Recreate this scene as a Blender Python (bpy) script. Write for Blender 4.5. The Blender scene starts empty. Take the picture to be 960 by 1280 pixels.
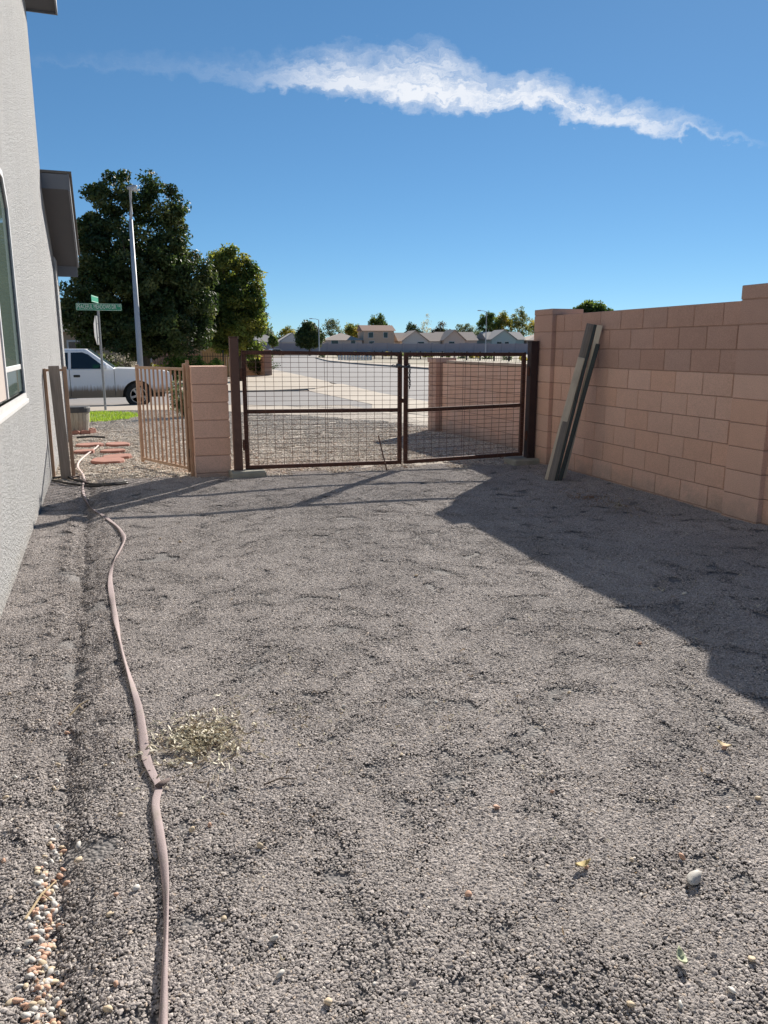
import bpy, bmesh, math, random
import numpy as np
from mathutils import Vector, Matrix

scene = bpy.context.scene
col = scene.collection
R = math.radians
random.seed(7)
RNG = np.random.default_rng(11)

# ------------------------------------------------------------------ camera
CAM_H = 1.45
PITCH = math.atan(206 / 960)
YAW = R(17.8)
cam_d = bpy.data.cameras.new('camera')
cam_d.sensor_fit = 'HORIZONTAL'; cam_d.sensor_width = 36; cam_d.lens = 36
cam_d.clip_start = 0.05; cam_d.clip_end = 3000
cam = bpy.data.objects.new('camera', cam_d); col.objects.link(cam)
cam.location = (0, 0, CAM_H); cam.rotation_euler = (math.pi / 2 - PITCH, 0, -YAW)
scene.camera = cam
_f = np.array([math.sin(YAW) * math.cos(PITCH), math.cos(YAW) * math.cos(PITCH), -math.sin(PITCH)])
_r = np.array([math.cos(YAW), -math.sin(YAW), 0.0]); _u = np.cross(_r, _f)
def ray(x, y): return _f + _r * (x - 480) / 960 + _u * (640 - y) / 960
def gp(x, y, z=0.0):            # photo pixel -> point on the level z
    d = ray(x, y); t = (z - CAM_H) / d[2]; return Vector((d[0] * t, d[1] * t, z))
def at(x, y, Y):                # photo pixel -> point at distance Y along the walls
    d = ray(x, y); t = Y / d[1]; return Vector((d[0] * t, Y, CAM_H + d[2] * t))
def onx(x, y, X):
    d = ray(x, y); t = X / d[0]; return Vector((X, d[1] * t, CAM_H + d[2] * t))

# ------------------------------------------------------------------ light and sky
SUN_EL, SUN_AZ = R(28.3), R(42.0)        # azimuth from +Y towards +X
sun_dir = Vector((math.sin(SUN_AZ) * math.cos(SUN_EL), math.cos(SUN_AZ) * math.cos(SUN_EL), math.sin(SUN_EL)))
sd = bpy.data.lights.new('sun', 'SUN'); sd.energy = 5.0; sd.angle = R(0.53); sd.color = (1.0, 0.93, 0.83)
so = bpy.data.objects.new('sun', sd); col.objects.link(so)
so.rotation_euler = (-sun_dir).to_track_quat('-Z', 'Y').to_euler(); so.location = (20, 30, 40)

world = bpy.data.worlds.new('World'); scene.world = world; world.use_nodes = True
wt = world.node_tree; wn = wt.nodes; wl = wt.links
bg = wn['Background']; bg.inputs[1].default_value = 0.062
sky = wn.new('ShaderNodeTexSky'); sky.sky_type = 'NISHITA'; sky.sun_disc = False
sky.sun_elevation = SUN_EL; sky.sun_rotation = SUN_AZ
sky.altitude = 2600; sky.air_density = 0.9; sky.dust_density = 0.16; sky.ozone_density = 5.0

def wmath(op, a, b=None, c=None, clamp=False):
    n = wn.new('ShaderNodeMath'); n.operation = op; n.use_clamp = clamp
    for i, v in enumerate((a, b, c)):
        if v is None: continue
        if isinstance(v, (int, float)): n.inputs[i].default_value = v
        else: wl.new(v, n.inputs[i])
    return n.outputs[0]
def wdot(v, w):
    n = wn.new('ShaderNodeVectorMath'); n.operation = 'DOT_PRODUCT'; wl.new(v, n.inputs[0]); n.inputs[1].default_value = tuple(w); return n.outputs['Value']
def wcurve(x, pts):
    n = wn.new('ShaderNodeFloatCurve'); c = n.mapping.curves[0]
    while len(c.points) > 2: c.points.remove(c.points[1])
    c.points[0].location = pts[0]; c.points[-1].location = pts[-1]
    for p in pts[1:-1]: c.points.new(*p)
    n.mapping.update(); wl.new(x, n.inputs['Value']); return n.outputs[0]
def wcomb(x, y, z=0.0):
    n = wn.new('ShaderNodeCombineXYZ')
    for i, v in enumerate((x, y, z)):
        if isinstance(v, (int, float)): n.inputs[i].default_value = v
        else: wl.new(v, n.inputs[i])
    return n.outputs[0]
def wnoise(v, scale, detail=6, rough=0.55, dist=0.0):
    n = wn.new('ShaderNodeTexNoise'); n.inputs['Scale'].default_value = scale; n.inputs['Detail'].default_value = detail
    n.inputs['Roughness'].default_value = rough; n.inputs['Distortion'].default_value = dist
    wl.new(v, n.inputs['Vector']); return n.outputs['Fac']
# one streak of cirrus, fixed in the sky by its own direction
cdir = Vector(ray(500, 110)).normalized()
e1 = cdir.cross(Vector((0, 0, 1))).normalized(); e2 = e1.cross(cdir).normalized()
def st(x, y):
    d = Vector(ray(x, y)).normalized(); k = d.dot(cdir); return d.dot(e1) / k, d.dot(e2) / k
S0, S1 = -0.6, 0.6
outline = [(-40, 62, 82, .0), (60, 64, 82, .03), (180, 62, 92, .07), (270, 66, 104, .12), (330, 62, 112, .30), (390, 54, 120, .70), (430, 44, 126, .88), (480, 56, 132, .95), (540, 44, 138, 1.0),
           (590, 72, 138, .95), (650, 88, 136, .95), (700, 94, 144, .9), (750, 112, 154, .85), (800, 120, 166, .8), (835, 132, 172, .62), (880, 152, 174, .34), (940, 166, 178, .1), (990, 170, 180, 0)]
cen, hwd, den = [], [], []
for x, y0, y1, dd in outline:
    s, t0 = st(x, y0); s2, t1 = st(x, y1); u = (s - S0) / (S1 - S0)
    cen.append((u, (t0 + t1) / 2 + .5)); hwd.append((u, abs(t0 - t1) / 2 * 10.6)); den.append((u, dd))
for L in (cen, hwd, den):
    L.insert(0, (0.0, L[0][1])); L.append((1.0, L[-1][1]))
tc = wn.new('ShaderNodeTexCoord'); D = tc.outputs['Generated']
dc = wdot(D, cdir); S = wmath('DIVIDE', wdot(D, e1), dc); T = wmath('DIVIDE', wdot(D, e2), dc)
warp = wmath('SUBTRACT', wnoise(wcomb(S, T), 14, 5, .6), .5)
warp2 = wmath('SUBTRACT', wnoise(wcomb(wmath('ADD', S, 7.3), wmath('MULTIPLY', T, 1.6)), 45, 5, .6), .5)
T2 = wmath('ADD', wmath('ADD', T, wmath('MULTIPLY', warp, .05)), wmath('MULTIPLY', warp2, .03))
U = wmath('DIVIDE', wmath('SUBTRACT', S, S0), S1 - S0, clamp=True)
ce = wmath('SUBTRACT', wcurve(U, cen), .5); hw = wmath('DIVIDE', wcurve(U, hwd), 10); de = wcurve(U, den)
rel = wmath('DIVIDE', wmath('SUBTRACT', T2, ce), hw)              # -1 lower edge, +1 upper edge
body = wmath('MULTIPLY', wmath('MULTIPLY', wmath('ADD', rel, 1.0), 1.7, clamp=True), wmath('MULTIPLY', wmath('SUBTRACT', 1.0, rel), .62, clamp=True))
streak = wnoise(wcomb(wmath('ADD', wmath('MULTIPLY', S, 12), wmath('MULTIPLY', T2, 34)), wmath('MULTIPLY', T2, 170)), 1.0, 8, .66, .5)
puff = wnoise(wcomb(S, wmath('MULTIPLY', T2, 1.5)), 38, 7, .62, .3)
tex = wmath('ADD', wmath('MULTIPLY', streak, .75), wmath('MULTIPLY', puff, .42))
dn = wmath('MULTIPLY', wmath('MULTIPLY', body, 1.25), wmath('ADD', wmath('MULTIPLY', wmath('SUBTRACT', tex, .38), 3.2), wmath('MULTIPLY', body, .35)), clamp=True)
front = wmath('GREATER_THAN', dc, 0.2)
fac = wmath('MULTIPLY', wmath('MULTIPLY', wmath('MULTIPLY', dn, de), front), .92, clamp=True)
mix = wn.new('ShaderNodeMix'); mix.data_type = 'RGBA'
wl.new(fac, mix.inputs['Factor']); hsv = wn.new('ShaderNodeHueSaturation'); hsv.inputs['Saturation'].default_value = 1.08; gm = wn.new('ShaderNodeGamma'); gm.inputs[1].default_value = .72; wl.new(sky.outputs[0], gm.inputs[0])
tint = wn.new('ShaderNodeMix'); tint.data_type = 'RGBA'; tint.blend_type = 'MULTIPLY'; tint.inputs[0].default_value = 1.0; tint.inputs[7].default_value = (1.12, 1.42, 1.54, 1)
wl.new(gm.outputs[0], tint.inputs[6]); wl.new(tint.outputs[2], hsv.inputs['Color']); wl.new(hsv.outputs[0], mix.inputs[6]); mix.inputs[7].default_value = (8.4, 8.6, 9.0, 1)
wl.new(mix.outputs[2], bg.inputs[0])

scene.view_settings.view_transform = 'Standard'; scene.view_settings.look = 'None'
scene.view_settings.gamma = 1.0; scene.view_settings.use_curve_mapping = False
scene.view_settings.exposure = 0.85

# ------------------------------------------------------------------ helpers: materials
def _mth(nt, op, a, b=None, clamp=False):
    n = nt.nodes.new('ShaderNodeMath'); n.operation = op; n.use_clamp = clamp
    for i, v in enumerate((a, b)):
        if v is None: continue
        if isinstance(v, (int, float)): n.inputs[i].default_value = v
        else: nt.links.new(v, n.inputs[i])
    return n.outputs[0]
def _mixc(nt, f, a, b, mode='MIX'):
    n = nt.nodes.new('ShaderNodeMix'); n.data_type = 'RGBA'; n.blend_type = mode
    for i, v in ((0, f), (6, a), (7, b)):
        if isinstance(v, (int, float)): n.inputs[i].default_value = v
        elif isinstance(v, tuple): n.inputs[i].default_value = (*v[:3], 1)
        else: nt.links.new(v, n.inputs[i])
    return n.outputs[2]
def _noise(nt, vec, scale, detail=4, rough=.55, out='Fac'):
    n = nt.nodes.new('ShaderNodeTexNoise'); n.inputs['Scale'].default_value = scale; n.inputs['Detail'].default_value = detail
    n.inputs['Roughness'].default_value = rough
    if vec is not None: nt.links.new(vec, n.inputs['Vector'])
    return n.outputs[out]
def _ramp(nt, f, stops):
    n = nt.nodes.new('ShaderNodeValToRGB'); e = n.color_ramp.elements
    while len(e) < len(stops): e.new(.5)
    for k, (p, c) in zip(e, stops):
        k.position = p; k.color = (*c, 1) if isinstance(c, tuple) else (c, c, c, 1)
    nt.links.new(f, n.inputs[0]); return n.outputs[0]
def newmat(name):
    m = bpy.data.materials.new(name); m.use_nodes = True
    nt = m.node_tree; return m, nt, nt.nodes['Principled BSDF']
def coords(nt, kind='Object', scale=None):
    t = nt.nodes.new('ShaderNodeTexCoord').outputs[kind]
    if scale:
        mp = nt.nodes.new('ShaderNodeMapping'); mp.inputs['Scale'].default_value = scale; nt.links.new(t, mp.inputs['Vector']); t = mp.outputs[0]
    return t
def bump(nt, b, h, strength, dist=.01):
    n = nt.nodes.new('ShaderNodeBump'); n.inputs['Strength'].default_value = strength; n.inputs['Distance'].default_value = dist
    nt.links.new(h, n.inputs['Height']); nt.links.new(n.outputs[0], b.inputs['Normal'])
def M(name, c1, c2=None, scale=6.0, rough=.8, bmp=0.0, bscale=60.0, bdist=.005, metal=0.0, rnd=0.0, stretch=None, coat=0.0, spots=None):
    m, nt, b = newmat(name)
    v = coords(nt, 'Object', stretch)
    if c2 is not None:
        c = _mixc(nt, _ramp(nt, _noise(nt, v, scale, 6, .6), [(.32, 0.0), (.68, 1.0)]), c1, c2)
    else:
        c = _mixc(nt, 0.0, c1, c1)
    if spots:
        sc, colr, lo, hi = spots
        c = _mixc(nt, _ramp(nt, _noise(nt, v, sc, 5, .65), [(lo, 0.0), (hi, 1.0)]), c, colr)
    if rnd:
        oi = nt.nodes.new('ShaderNodeObjectInfo').outputs['Random']
        k = _mth(nt, 'ADD', _mth(nt, 'MULTIPLY', oi, 2 * rnd), 1 - rnd)
        hs = nt.nodes.new('ShaderNodeHueSaturation'); nt.links.new(k, hs.inputs['Value']); nt.links.new(c, hs.inputs['Color']); c = hs.outputs[0]
    nt.links.new(c, b.inputs['Base Color'])
    b.inputs['Roughness'].default_value = rough; b.inputs['Metallic'].default_value = metal
    if coat: b.inputs['Coat Weight'].default_value = coat; b.inputs['Coat Roughness'].default_value = .06
    if bmp: bump(nt, b, _noise(nt, v, bscale, 5, .6), bmp, bdist)
    return m

# ------------------------------------------------------------------ helpers: meshes and objects
class MB:
    def __init__(s): s.v = []; s.f = []
    def add(s, vs, fs):
        o = len(s.v); s.v += [tuple(p) for p in vs]; s.f += [tuple(i + o for i in f) for f in fs]; return s
    def box(s, x0, x1, y0, y1, z0, z1, ch=0.0, M4=None):
        if ch <= 0:
            vs = [(x, y, z) for z in (z0, z1) for x, y in ((x0, y0), (x1, y0), (x1, y1), (x0, y1))]
            fs = [(0, 3, 2, 1), (4, 5, 6, 7), (0, 1, 5, 4), (1, 2, 6, 5), (2, 3, 7, 6), (3, 0, 4, 7)]
        else:
            c = Vector(((x0 + x1) / 2, (y0 + y1) / 2, (z0 + z1) / 2)); h = ((x1 - x0) / 2, (y1 - y0) / 2, (z1 - z0) / 2)
            vs = []; idx = {}
            for sx in (-1, 1):
                for sy in (-1, 1):
                    for sz in (-1, 1):
                        for a in range(3):
                            sg = (sx, sy, sz)
                            idx[(sx, sy, sz, a)] = len(vs)
                            vs.append(tuple(c[k] + sg[k] * (h[k] - (0 if k == a else ch)) for k in range(3)))
            fs = []
            for a in range(3):
                b, d = (a + 1) % 3, (a + 2) % 3
                for sg in (-1, 1):
                    q = []
                    for sb, s_d in ((-1, -1), (1, -1), (1, 1), (-1, 1)):
                        k = [0, 0, 0]; k[a] = sg; k[b] = sb; k[d] = s_d; q.append(idx[(*k, a)])
                    fs.append(tuple(q if sg > 0 else q[::-1]))
                for sb in (-1, 1):
                    for s_d in (-1, 1):        # edge along a, between faces b and d
                        k0 = [0, 0, 0]; k0[a] = -1; k0[b] = sb; k0[d] = s_d; k1 = list(k0); k1[a] = 1
                        q = [idx[(*k0, b)], idx[(*k1, b)], idx[(*k1, d)], idx[(*k0, d)]]
                        fs.append(tuple(q if sb * s_d < 0 else q[::-1]))
            for sx in (-1, 1):
                for sy in (-1, 1):
                    for sz in (-1, 1):
                        q = [idx[(sx, sy, sz, a)] for a in range(3)]
                        fs.append(tuple(q if sx * sy * sz > 0 else q[::-1]))
        if M4 is not None: vs = [tuple(M4 @ Vector(p)) for p in vs]
        return s.add(vs, fs)
    def tube(s, pts, r, n=8, cap=True, flat=1.0, twist=None):
        pts = [Vector(p) for p in pts]; rings = []
        up = Vector((0, 0, 1)); k = len(pts)
        rr = r if isinstance(r, (list, tuple)) else [r] * k
        base = len(s.v)
        for i, p in enumerate(pts):
            t = (pts[min(i + 1, k - 1)] - pts[max(i - 1, 0)]).normalized()
            ref = up if abs(t.dot(up)) < .95 else Vector((1, 0, 0))
            a = t.cross(ref).normalized(); b = a.cross(t).normalized()
            tw = twist[i] if twist else 0
            fl = flat[i] if isinstance(flat, (list, tuple)) else flat
            for j in range(n):
                th = 2 * math.pi * j / n
                ca, sb = math.cos(th) * rr[i], math.sin(th) * rr[i] * fl
                x = ca * math.cos(tw) - sb * math.sin(tw); y = ca * math.sin(tw) + sb * math.cos(tw)
                s.v.append(tuple(p + a * x + b * y))
        for i in range(k - 1):
            for j in range(n):
                q = base + i * n; s.f.append((q + j, q + (j + 1) % n, q + n + (j + 1) % n, q + n + j))
        if cap:
            s.f.append(tuple(base + j for j in range(n))[::-1]); s.f.append(tuple(base + (k - 1) * n + j for j in range(n)))
        return s
    def lathe(s, prof, n=24, axis='Z', loc=(0, 0, 0), cap=True):
        base = len(s.v); k = len(prof)
        for r, h in prof:
            for j in range(n):
                a = 2 * math.pi * j / n; c, d = r * math.cos(a), r * math.sin(a)
                p = (c, d, h) if axis == 'Z' else ((c, h, d) if axis == 'Y' else (h, c, d))
                s.v.append((p[0] + loc[0], p[1] + loc[1], p[2] + loc[2]))
        for i in range(k - 1):
            for j in range(n):
                q = base + i * n; s.f.append((q + j, q + (j + 1) % n, q + n + (j + 1) % n, q + n + j))
        if cap: s.f.append(tuple(base + j for j in range(n))[::-1]); s.f.append(tuple(base + (k - 1) * n + j for j in range(n)))
        return s
    def prism(s, poly, d0, d1, plane='XZ'):       # polygon in a plane, extruded along the third axis
        n = len(poly); base = len(s.v)
        for d in (d0, d1):
            for a, b in poly:
                s.v.append({'XZ': (a, d, b), 'YZ': (d, a, b), 'XY': (a, b, d)}[plane])
        s.f.append(tuple(base + i for i in range(n))); s.f.append(tuple(base + n + i for i in range(n))[::-1])
        for i in range(n): s.f.append((base + i, base + n + i, base + n + (i + 1) % n, base + (i + 1) % n))
        return s
    def mesh(s, name, mat, smooth=False, fix=True):
        me = bpy.data.meshes.new(name); me.from_pydata(s.v, [], s.f)
        if fix:
            bm = bmesh.new(); bm.from_mesh(me); bmesh.ops.recalc_face_normals(bm, faces=bm.faces); bm.to_mesh(me); bm.free()
        if mat: me.materials.append(mat)
        if smooth: me.shade_smooth()
        return me
    def build(s, name, mat, parent=None, loc=(0, 0, 0), rot=(0, 0, 0), smooth=False, fix=True):
        return link(name, s.mesh(name, mat, smooth, fix), parent, loc, rot)
def link(name, me, parent=None, loc=(0, 0, 0), rot=(0, 0, 0)):
    o = bpy.data.objects.new(name, me); col.objects.link(o); o.location = loc; o.rotation_euler = rot
    if parent: o.parent = parent
    return o
def tag(o, label=None, cat=None, group=None, kind=None):
    if label: o['label'] = label
    if cat: o['category'] = cat
    if group: o['group'] = group
    if kind: o['kind'] = kind
    return o
def thing(name, label, cat, loc=(0, 0, 0), rz=0.0, group=None):
    return tag(link(name, None, None, loc, (0, 0, rz)), label, cat, group)
def bevel_mod(o, w, seg=2, ang=30):
    b = o.modifiers.new('bevel', 'BEVEL'); b.width = w; b.segments = seg; b.limit_method = 'ANGLE'; b.angle_limit = R(ang)
def npmesh(name, V, F, mat, colors=None, smooth=False):
    V = np.asarray(V, dtype=np.float32); F = np.asarray(F, dtype=np.int32); k = F.shape[1]
    me = bpy.data.meshes.new(name); me.vertices.add(len(V)); me.vertices.foreach_set('co', V.ravel())
    me.loops.add(F.size); me.loops.foreach_set('vertex_index', F.ravel())
    me.polygons.add(len(F)); me.polygons.foreach_set('loop_start', np.arange(0, F.size, k, dtype=np.int32))
    me.update(calc_edges=True)
    if colors is not None:
        a = me.color_attributes.new('col', 'FLOAT_COLOR', 'POINT'); c = np.ones((len(V), 4), dtype=np.float32); c[:, :3] = colors; a.data.foreach_set('color', c.ravel())
    if mat: me.materials.append(mat)
    if smooth: me.shade_smooth()
    else: me.shade_flat()
    return me

# value noise for the terrain
_LAT = RNG.random((64, 64))
def vnoise(x, y):
    x = np.asarray(x, float); y = np.asarray(y, float)
    xi = np.floor(x).astype(int); yi = np.floor(y).astype(int); fx = x - xi; fy = y - yi
    fx = fx * fx * (3 - 2 * fx); fy = fy * fy * (3 - 2 * fy)
    g = lambda a, b: _LAT[a % 64, b % 64]
    return (g(xi, yi) * (1 - fx) + g(xi + 1, yi) * fx) * (1 - fy) + (g(xi, yi + 1) * (1 - fx) + g(xi + 1, yi + 1) * fx) * fy - .5
def fbm(x, y, s, o=3):
    t = 0; a = 1
    for i in range(o): t = t + a * vnoise(x / s + 17.3 * i, y / s + 5.1 * i); s *= .5; a *= .5
    return t

# ------------------------------------------------------------------ materials
def gravel_ground(name, cells, cols, avg_dark):
    m, nt, b = newmat(name); v = coords(nt, 'Object')
    vo = nt.nodes.new('ShaderNodeTexVoronoi'); vo.inputs['Scale'].default_value = cells; vo.feature = 'F1'
    nt.links.new(v, vo.inputs['Vector'])
    sp = nt.nodes.new('ShaderNodeSeparateColor'); nt.links.new(vo.outputs['Color'], sp.inputs[0])
    c = _ramp(nt, sp.outputs[0], cols)
    c = _mixc(nt, _ramp(nt, vo.outputs['Distance'], [(.35, 0.0), (.75, 1.0)]), c, avg_dark)
    big = _noise(nt, v, 1.3, 5, .6)
    c = _mixc(nt, 1.0, c, _ramp(nt, big, [(.3, .82), (.7, 1.12)]), 'MULTIPLY')
    nt.links.new(c, b.inputs['Base Color']); b.inputs['Roughness'].default_value = .9
    inv = _mth(nt, 'SUBTRACT', 1.0, vo.outputs['Distance'])
    bump(nt, b, inv, .9, .6 / cells); return m
YARD_COLS = [(0.0, (.15, .138, .134)), (.35, (.20, .183, .176)), (.7, (.235, .215, .205)), (1.0, (.275, .25, .23))]
FRONT_COLS = [(0.0, (.24, .20, .16)), (.3, (.42, .35, .28)), (.6, (.50, .43, .35)), (1.0, (.62, .55, .47))]
m_yard = gravel_ground('dark_gravel_bed', 80, YARD_COLS, (.13, .125, .125))
m_front = gravel_ground('tan_gravel_bed', 42, FRONT_COLS, (.22, .19, .16))
def stone_mat(name, wear):
    m, nt, b = newmat(name)
    a = nt.nodes.new('ShaderNodeAttribute'); a.attribute_name = 'col'
    g = nt.nodes.new('ShaderNodeNewGeometry')
    big = _noise(nt, g.outputs['Position'], 1.1, 5, .6)
    c = _mixc(nt, 1.0, a.outputs['Color'], _ramp(nt, big, [(.3, .84), (.7, 1.12)]), 'MULTIPLY')
    nt.links.new(c, b.inputs['Base Color']); b.inputs['Roughness'].default_value = .85
    return m
m_stone = stone_mat('gravel_stone', 0)
m_concrete = M('pale_concrete', (.46, .395, .32), (.39, .33, .265), 1.2, .9, .3, 90, .003)
m_kerb = M('kerb_concrete', (.36, .32, .27), (.29, .26, .22), 2.0, .9, .3, 60)
m_asphalt = M('worn_asphalt', (.25, .235, .225), (.21, .195, .19), .5, .92, .4, 160, .004)
m_ground = M('dry_ground', (.34, .28, .22), (.26, .22, .18), .2, .95, .3, 6)
m_foot = M('footing_concrete', (.36, .34, .29), (.26, .26, .21), 6, .9, .5, 50)

def stucco_mat():
    m, nt, b = newmat('grey_white_stucco'); v = coords(nt, 'Object')
    c = _mixc(nt, _noise(nt, v, 1.5, 4), (.53, .535, .54), (.60, .605, .61))
    stk = _ramp(nt, _noise(nt, coords(nt, 'Object', (3, 3, .35)), 1.6, 5, .65), [(.45, 0.0), (.75, .4)]); c = _mixc(nt, stk, c, (.42, .415, .405))
    sx = nt.nodes.new('ShaderNodeSeparateXYZ'); nt.links.new(v, sx.inputs[0])
    splash = _mth(nt, 'SUBTRACT', _mth(nt, 'MULTIPLY', _noise(nt, v, 9, 4), .25), sx.outputs[2])
    c = _mixc(nt, _ramp(nt, splash, [(0.0, 0.0), (.22, .5)]), c, (.42, .36, .28))
    nt.links.new(c, b.inputs['Base Color']); b.inputs['Roughness'].default_value = .95
    n1 = _ramp(nt, _noise(nt, v, 42, 4, .6), [(.38, 0.0), (.62, 1.0)]); n2 = _noise(nt, v, 120, 3, .6)
    bump(nt, b, _mth(nt, 'ADD', n1, _mth(nt, 'MULTIPLY', n2, .7)), 1.0, .034); return m
m_stucco = stucco_mat()
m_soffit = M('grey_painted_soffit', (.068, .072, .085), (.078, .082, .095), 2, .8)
m_fascia = M('grey_fascia', (.125, .14, .17), (.145, .16, .185), 3, .7)
m_shingle = M('roof_shingle', (.10, .095, .09), (.15, .14, .13), 14, .95, .6, 40)
m_trim = M('white_vinyl', (.60, .595, .585), (.54, .535, .53), 5, .45)
m_screen = M('beige_blind', (.42, .36, .32), (.38, .33, .30), 3, .8)
m_room = M('dim_curtain', (.16, .20, .17), (.10, .13, .11), 3, .9)
m_glass, _nt, _b = newmat('window_glass'); _b.inputs['Base Color'].default_value = (.11, .15, .13, 1); _b.inputs['Roughness'].default_value = .03; _b.inputs['IOR'].default_value = 1.5
m_rearglass = m_glass

def block_mat(name, a, b_, rnd):
    m, nt, b = newmat(name); v = coords(nt, 'Object')
    g = nt.nodes.new('ShaderNodeNewGeometry').outputs['Position']
    c = _mixc(nt, _ramp(nt, _noise(nt, g, 2.2, 5, .6), [(.3, 0.0), (.7, 1.0)]), a, b_)
    sz = nt.nodes.new('ShaderNodeSeparateXYZ'); nt.links.new(g, sz.inputs[0])
    stain = _ramp(nt, _noise(nt, coords(nt, 'Object', (1, 1, 1)), 3.3, 5, .65), [(.5, 0.0), (.75, .35)])
    c = _mixc(nt, stain, c, tuple(v_ * .72 for v_ in a))
    dust = _ramp(nt, _mth(nt, 'SUBTRACT', _mth(nt, 'MULTIPLY', _noise(nt, g, 5, 5, .7), .42), sz.outputs[2]), [(.02, 0.0), (.2, .55)])
    c = _mixc(nt, dust, c, (.30, .25, .21))
    grit = _noise(nt, g, 130, 3, .7)
    c = _mixc(nt, .55, c, _ramp(nt, grit, [(.3, .55), (.55, 1.0), (.8, 1.3)]), 'MULTIPLY')
    oi = nt.nodes.new('ShaderNodeObjectInfo').outputs['Random']
    hs = nt.nodes.new('ShaderNodeHueSaturation'); nt.links.new(c, hs.inputs['Color'])
    nt.links.new(_mth(nt, 'ADD', _mth(nt, 'MULTIPLY', oi, 2 * rnd), 1 - rnd), hs.inputs['Value'])
    nt.links.new(_mth(nt, 'ADD', _mth(nt, 'MULTIPLY', _mth(nt, 'FRACT', _mth(nt, 'MULTIPLY', oi, 7.31)), .12), .94), hs.inputs['Saturation'])
    nt.links.new(hs.outputs[0], b.inputs['Base Color']); b.inputs['Roughness'].default_value = .92
    bump(nt, b, _noise(nt, g, 90, 5, .7), .7, .006); return m
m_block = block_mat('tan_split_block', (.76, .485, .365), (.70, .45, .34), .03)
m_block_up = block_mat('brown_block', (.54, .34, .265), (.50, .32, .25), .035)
m_mortar = M('mortar', (.42, .275, .215), (.36, .235, .185), 8, .95, .4, 80)
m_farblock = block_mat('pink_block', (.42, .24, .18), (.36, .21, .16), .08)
m_rust = M('rusty_brown_steel', (.060, .024, .017), (.105, .042, .025), 9, .75, .25, 60, metal=.15, spots=(26, (.16, .065, .03), .60, .74))
m_post = M('brown_post_steel', (.085, .042, .032), (.13, .07, .05), 4, .7, .25, 40, metal=.1, spots=(15, (.18, .10, .07), .6, .75))
m_dkpost = M('dark_brown_post_steel', (.030, .019, .020), (.05, .028, .026), 6, .6, .2, 40, metal=.2)
m_tangate = M('tan_painted_steel', (.46, .30, .20), (.38, .245, .16), 9, .65, .15, 50, spots=(20, (.17, .075, .04), .62, .72))
m_wire = M('rusty_wire', (.10, .05, .035), (.14, .08, .06), 20, .7)
m_chain = M('dull_zinc_chain', (.20, .23, .24), (.12, .13, .14), 40, .45, metal=.7)
def wood_mat(name, a, b_, c_=None):
    m, nt, b = newmat(name); v = coords(nt, 'Object', (22, 22, 1.4))
    n = _noise(nt, v, 3, 6, .65); c = _mixc(nt, _ramp(nt, n, [(.3, 0.0), (.7, 1.0)]), a, b_)
    if c_: c = _mixc(nt, _ramp(nt, _noise(nt, coords(nt, 'Object'), 3.0, 4), [(.5, 0.0), (.7, 1.0)]), c, c_)
    nt.links.new(c, b.inputs['Base Color']); b.inputs['Roughness'].default_value = .85; bump(nt, b, n, .5, .004); return m
m_greywood = wood_mat('weathered_grey_wood', (.17, .145, .125), (.29, .25, .215))
m_brownwood = wood_mat('weathered_brown_wood', (.25, .20, .155), (.38, .31, .25))
m_tanwood = wood_mat('weathered_tan_wood', (.58, .48, .36), (.68, .58, .45), (.48, .40, .31))
m_palewood = wood_mat('pale_wood', (.58, .50, .38), (.66, .58, .45))
m_greensteel = M('dark_green_steel', (.010, .018, .017), (.018, .03, .028), 8, .5, .2, 40, spots=(18, (.12, .14, .12), .66, .74))
m_hose = M('mauve_hose_fabric', (.38, .305, .30), (.29, .23, .23), 5, .85, .5, 260, .003, spots=(14, (.27, .23, .20), .55, .72))
m_hosedk = M('brown_hose_fabric', (.14, .10, .09), (.09, .065, .06), 9, .85, .3, 200)
m_blackpipe = M('black_poly_pipe', (.018, .016, .015), (.04, .034, .03), 12, .55)
m_red = M('red_concrete', (.40, .19, .14), (.32, .15, .115), 6, .9, .4, 70)
m_whitestave = wood_mat('whitewashed_stave', (.42, .38, .31), (.30, .26, .20))
m_darkrim = M('dark_rim', (.045, .045, .05), (.07, .07, .07), 8, .7)
m_soil = M('potting_soil', (.05, .035, .025), (.08, .06, .04), 20, .95, .6, 60)
m_galv = M('galvanised_steel', (.36, .36, .36), (.28, .28, .285), 12, .5, metal=.3)
m_greensign = M('green_sign_sheet', (.012, .25, .13), (.014, .28, .145), 3, .4)
m_white = M('white_sheet', (.78, .78, .76), None, rough=.5)
m_redsign = M('red_sign_sheet', (.45, .02, .03), None, rough=.4)
m_lamp = M('white_lamp_pole', (.44, .45, .47), (.40, .41, .43), 4, .5)

def leaf_mat(name, trans=.45):
    m, nt, b = newmat(name)
    a = nt.nodes.new('ShaderNodeAttribute'); a.attribute_name = 'col'
    nt.links.new(a.outputs['Color'], b.inputs['Base Color']); b.inputs['Roughness'].default_value = .55; b.inputs['Specular IOR Level'].default_value = .3
    tr = nt.nodes.new('ShaderNodeBsdfTranslucent'); hs = nt.nodes.new('ShaderNodeHueSaturation'); hs.inputs['Value'].default_value = 2.1; hs.inputs['Saturation'].default_value = 1.1
    nt.links.new(a.outputs['Color'], hs.inputs['Color']); nt.links.new(hs.outputs[0], tr.inputs['Color'])
    mx = nt.nodes.new('ShaderNodeMixShader'); mx.inputs[0].default_value = trans
    nt.links.new(b.outputs[0], mx.inputs[1]); nt.links.new(tr.outputs[0], mx.inputs[2]); nt.links.new(mx.outputs[0], nt.nodes['Material Output'].inputs[0]); return m
m_leaf = leaf_mat('leaf'); m_leafdk = leaf_mat('dark_leaf', .25)
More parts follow.
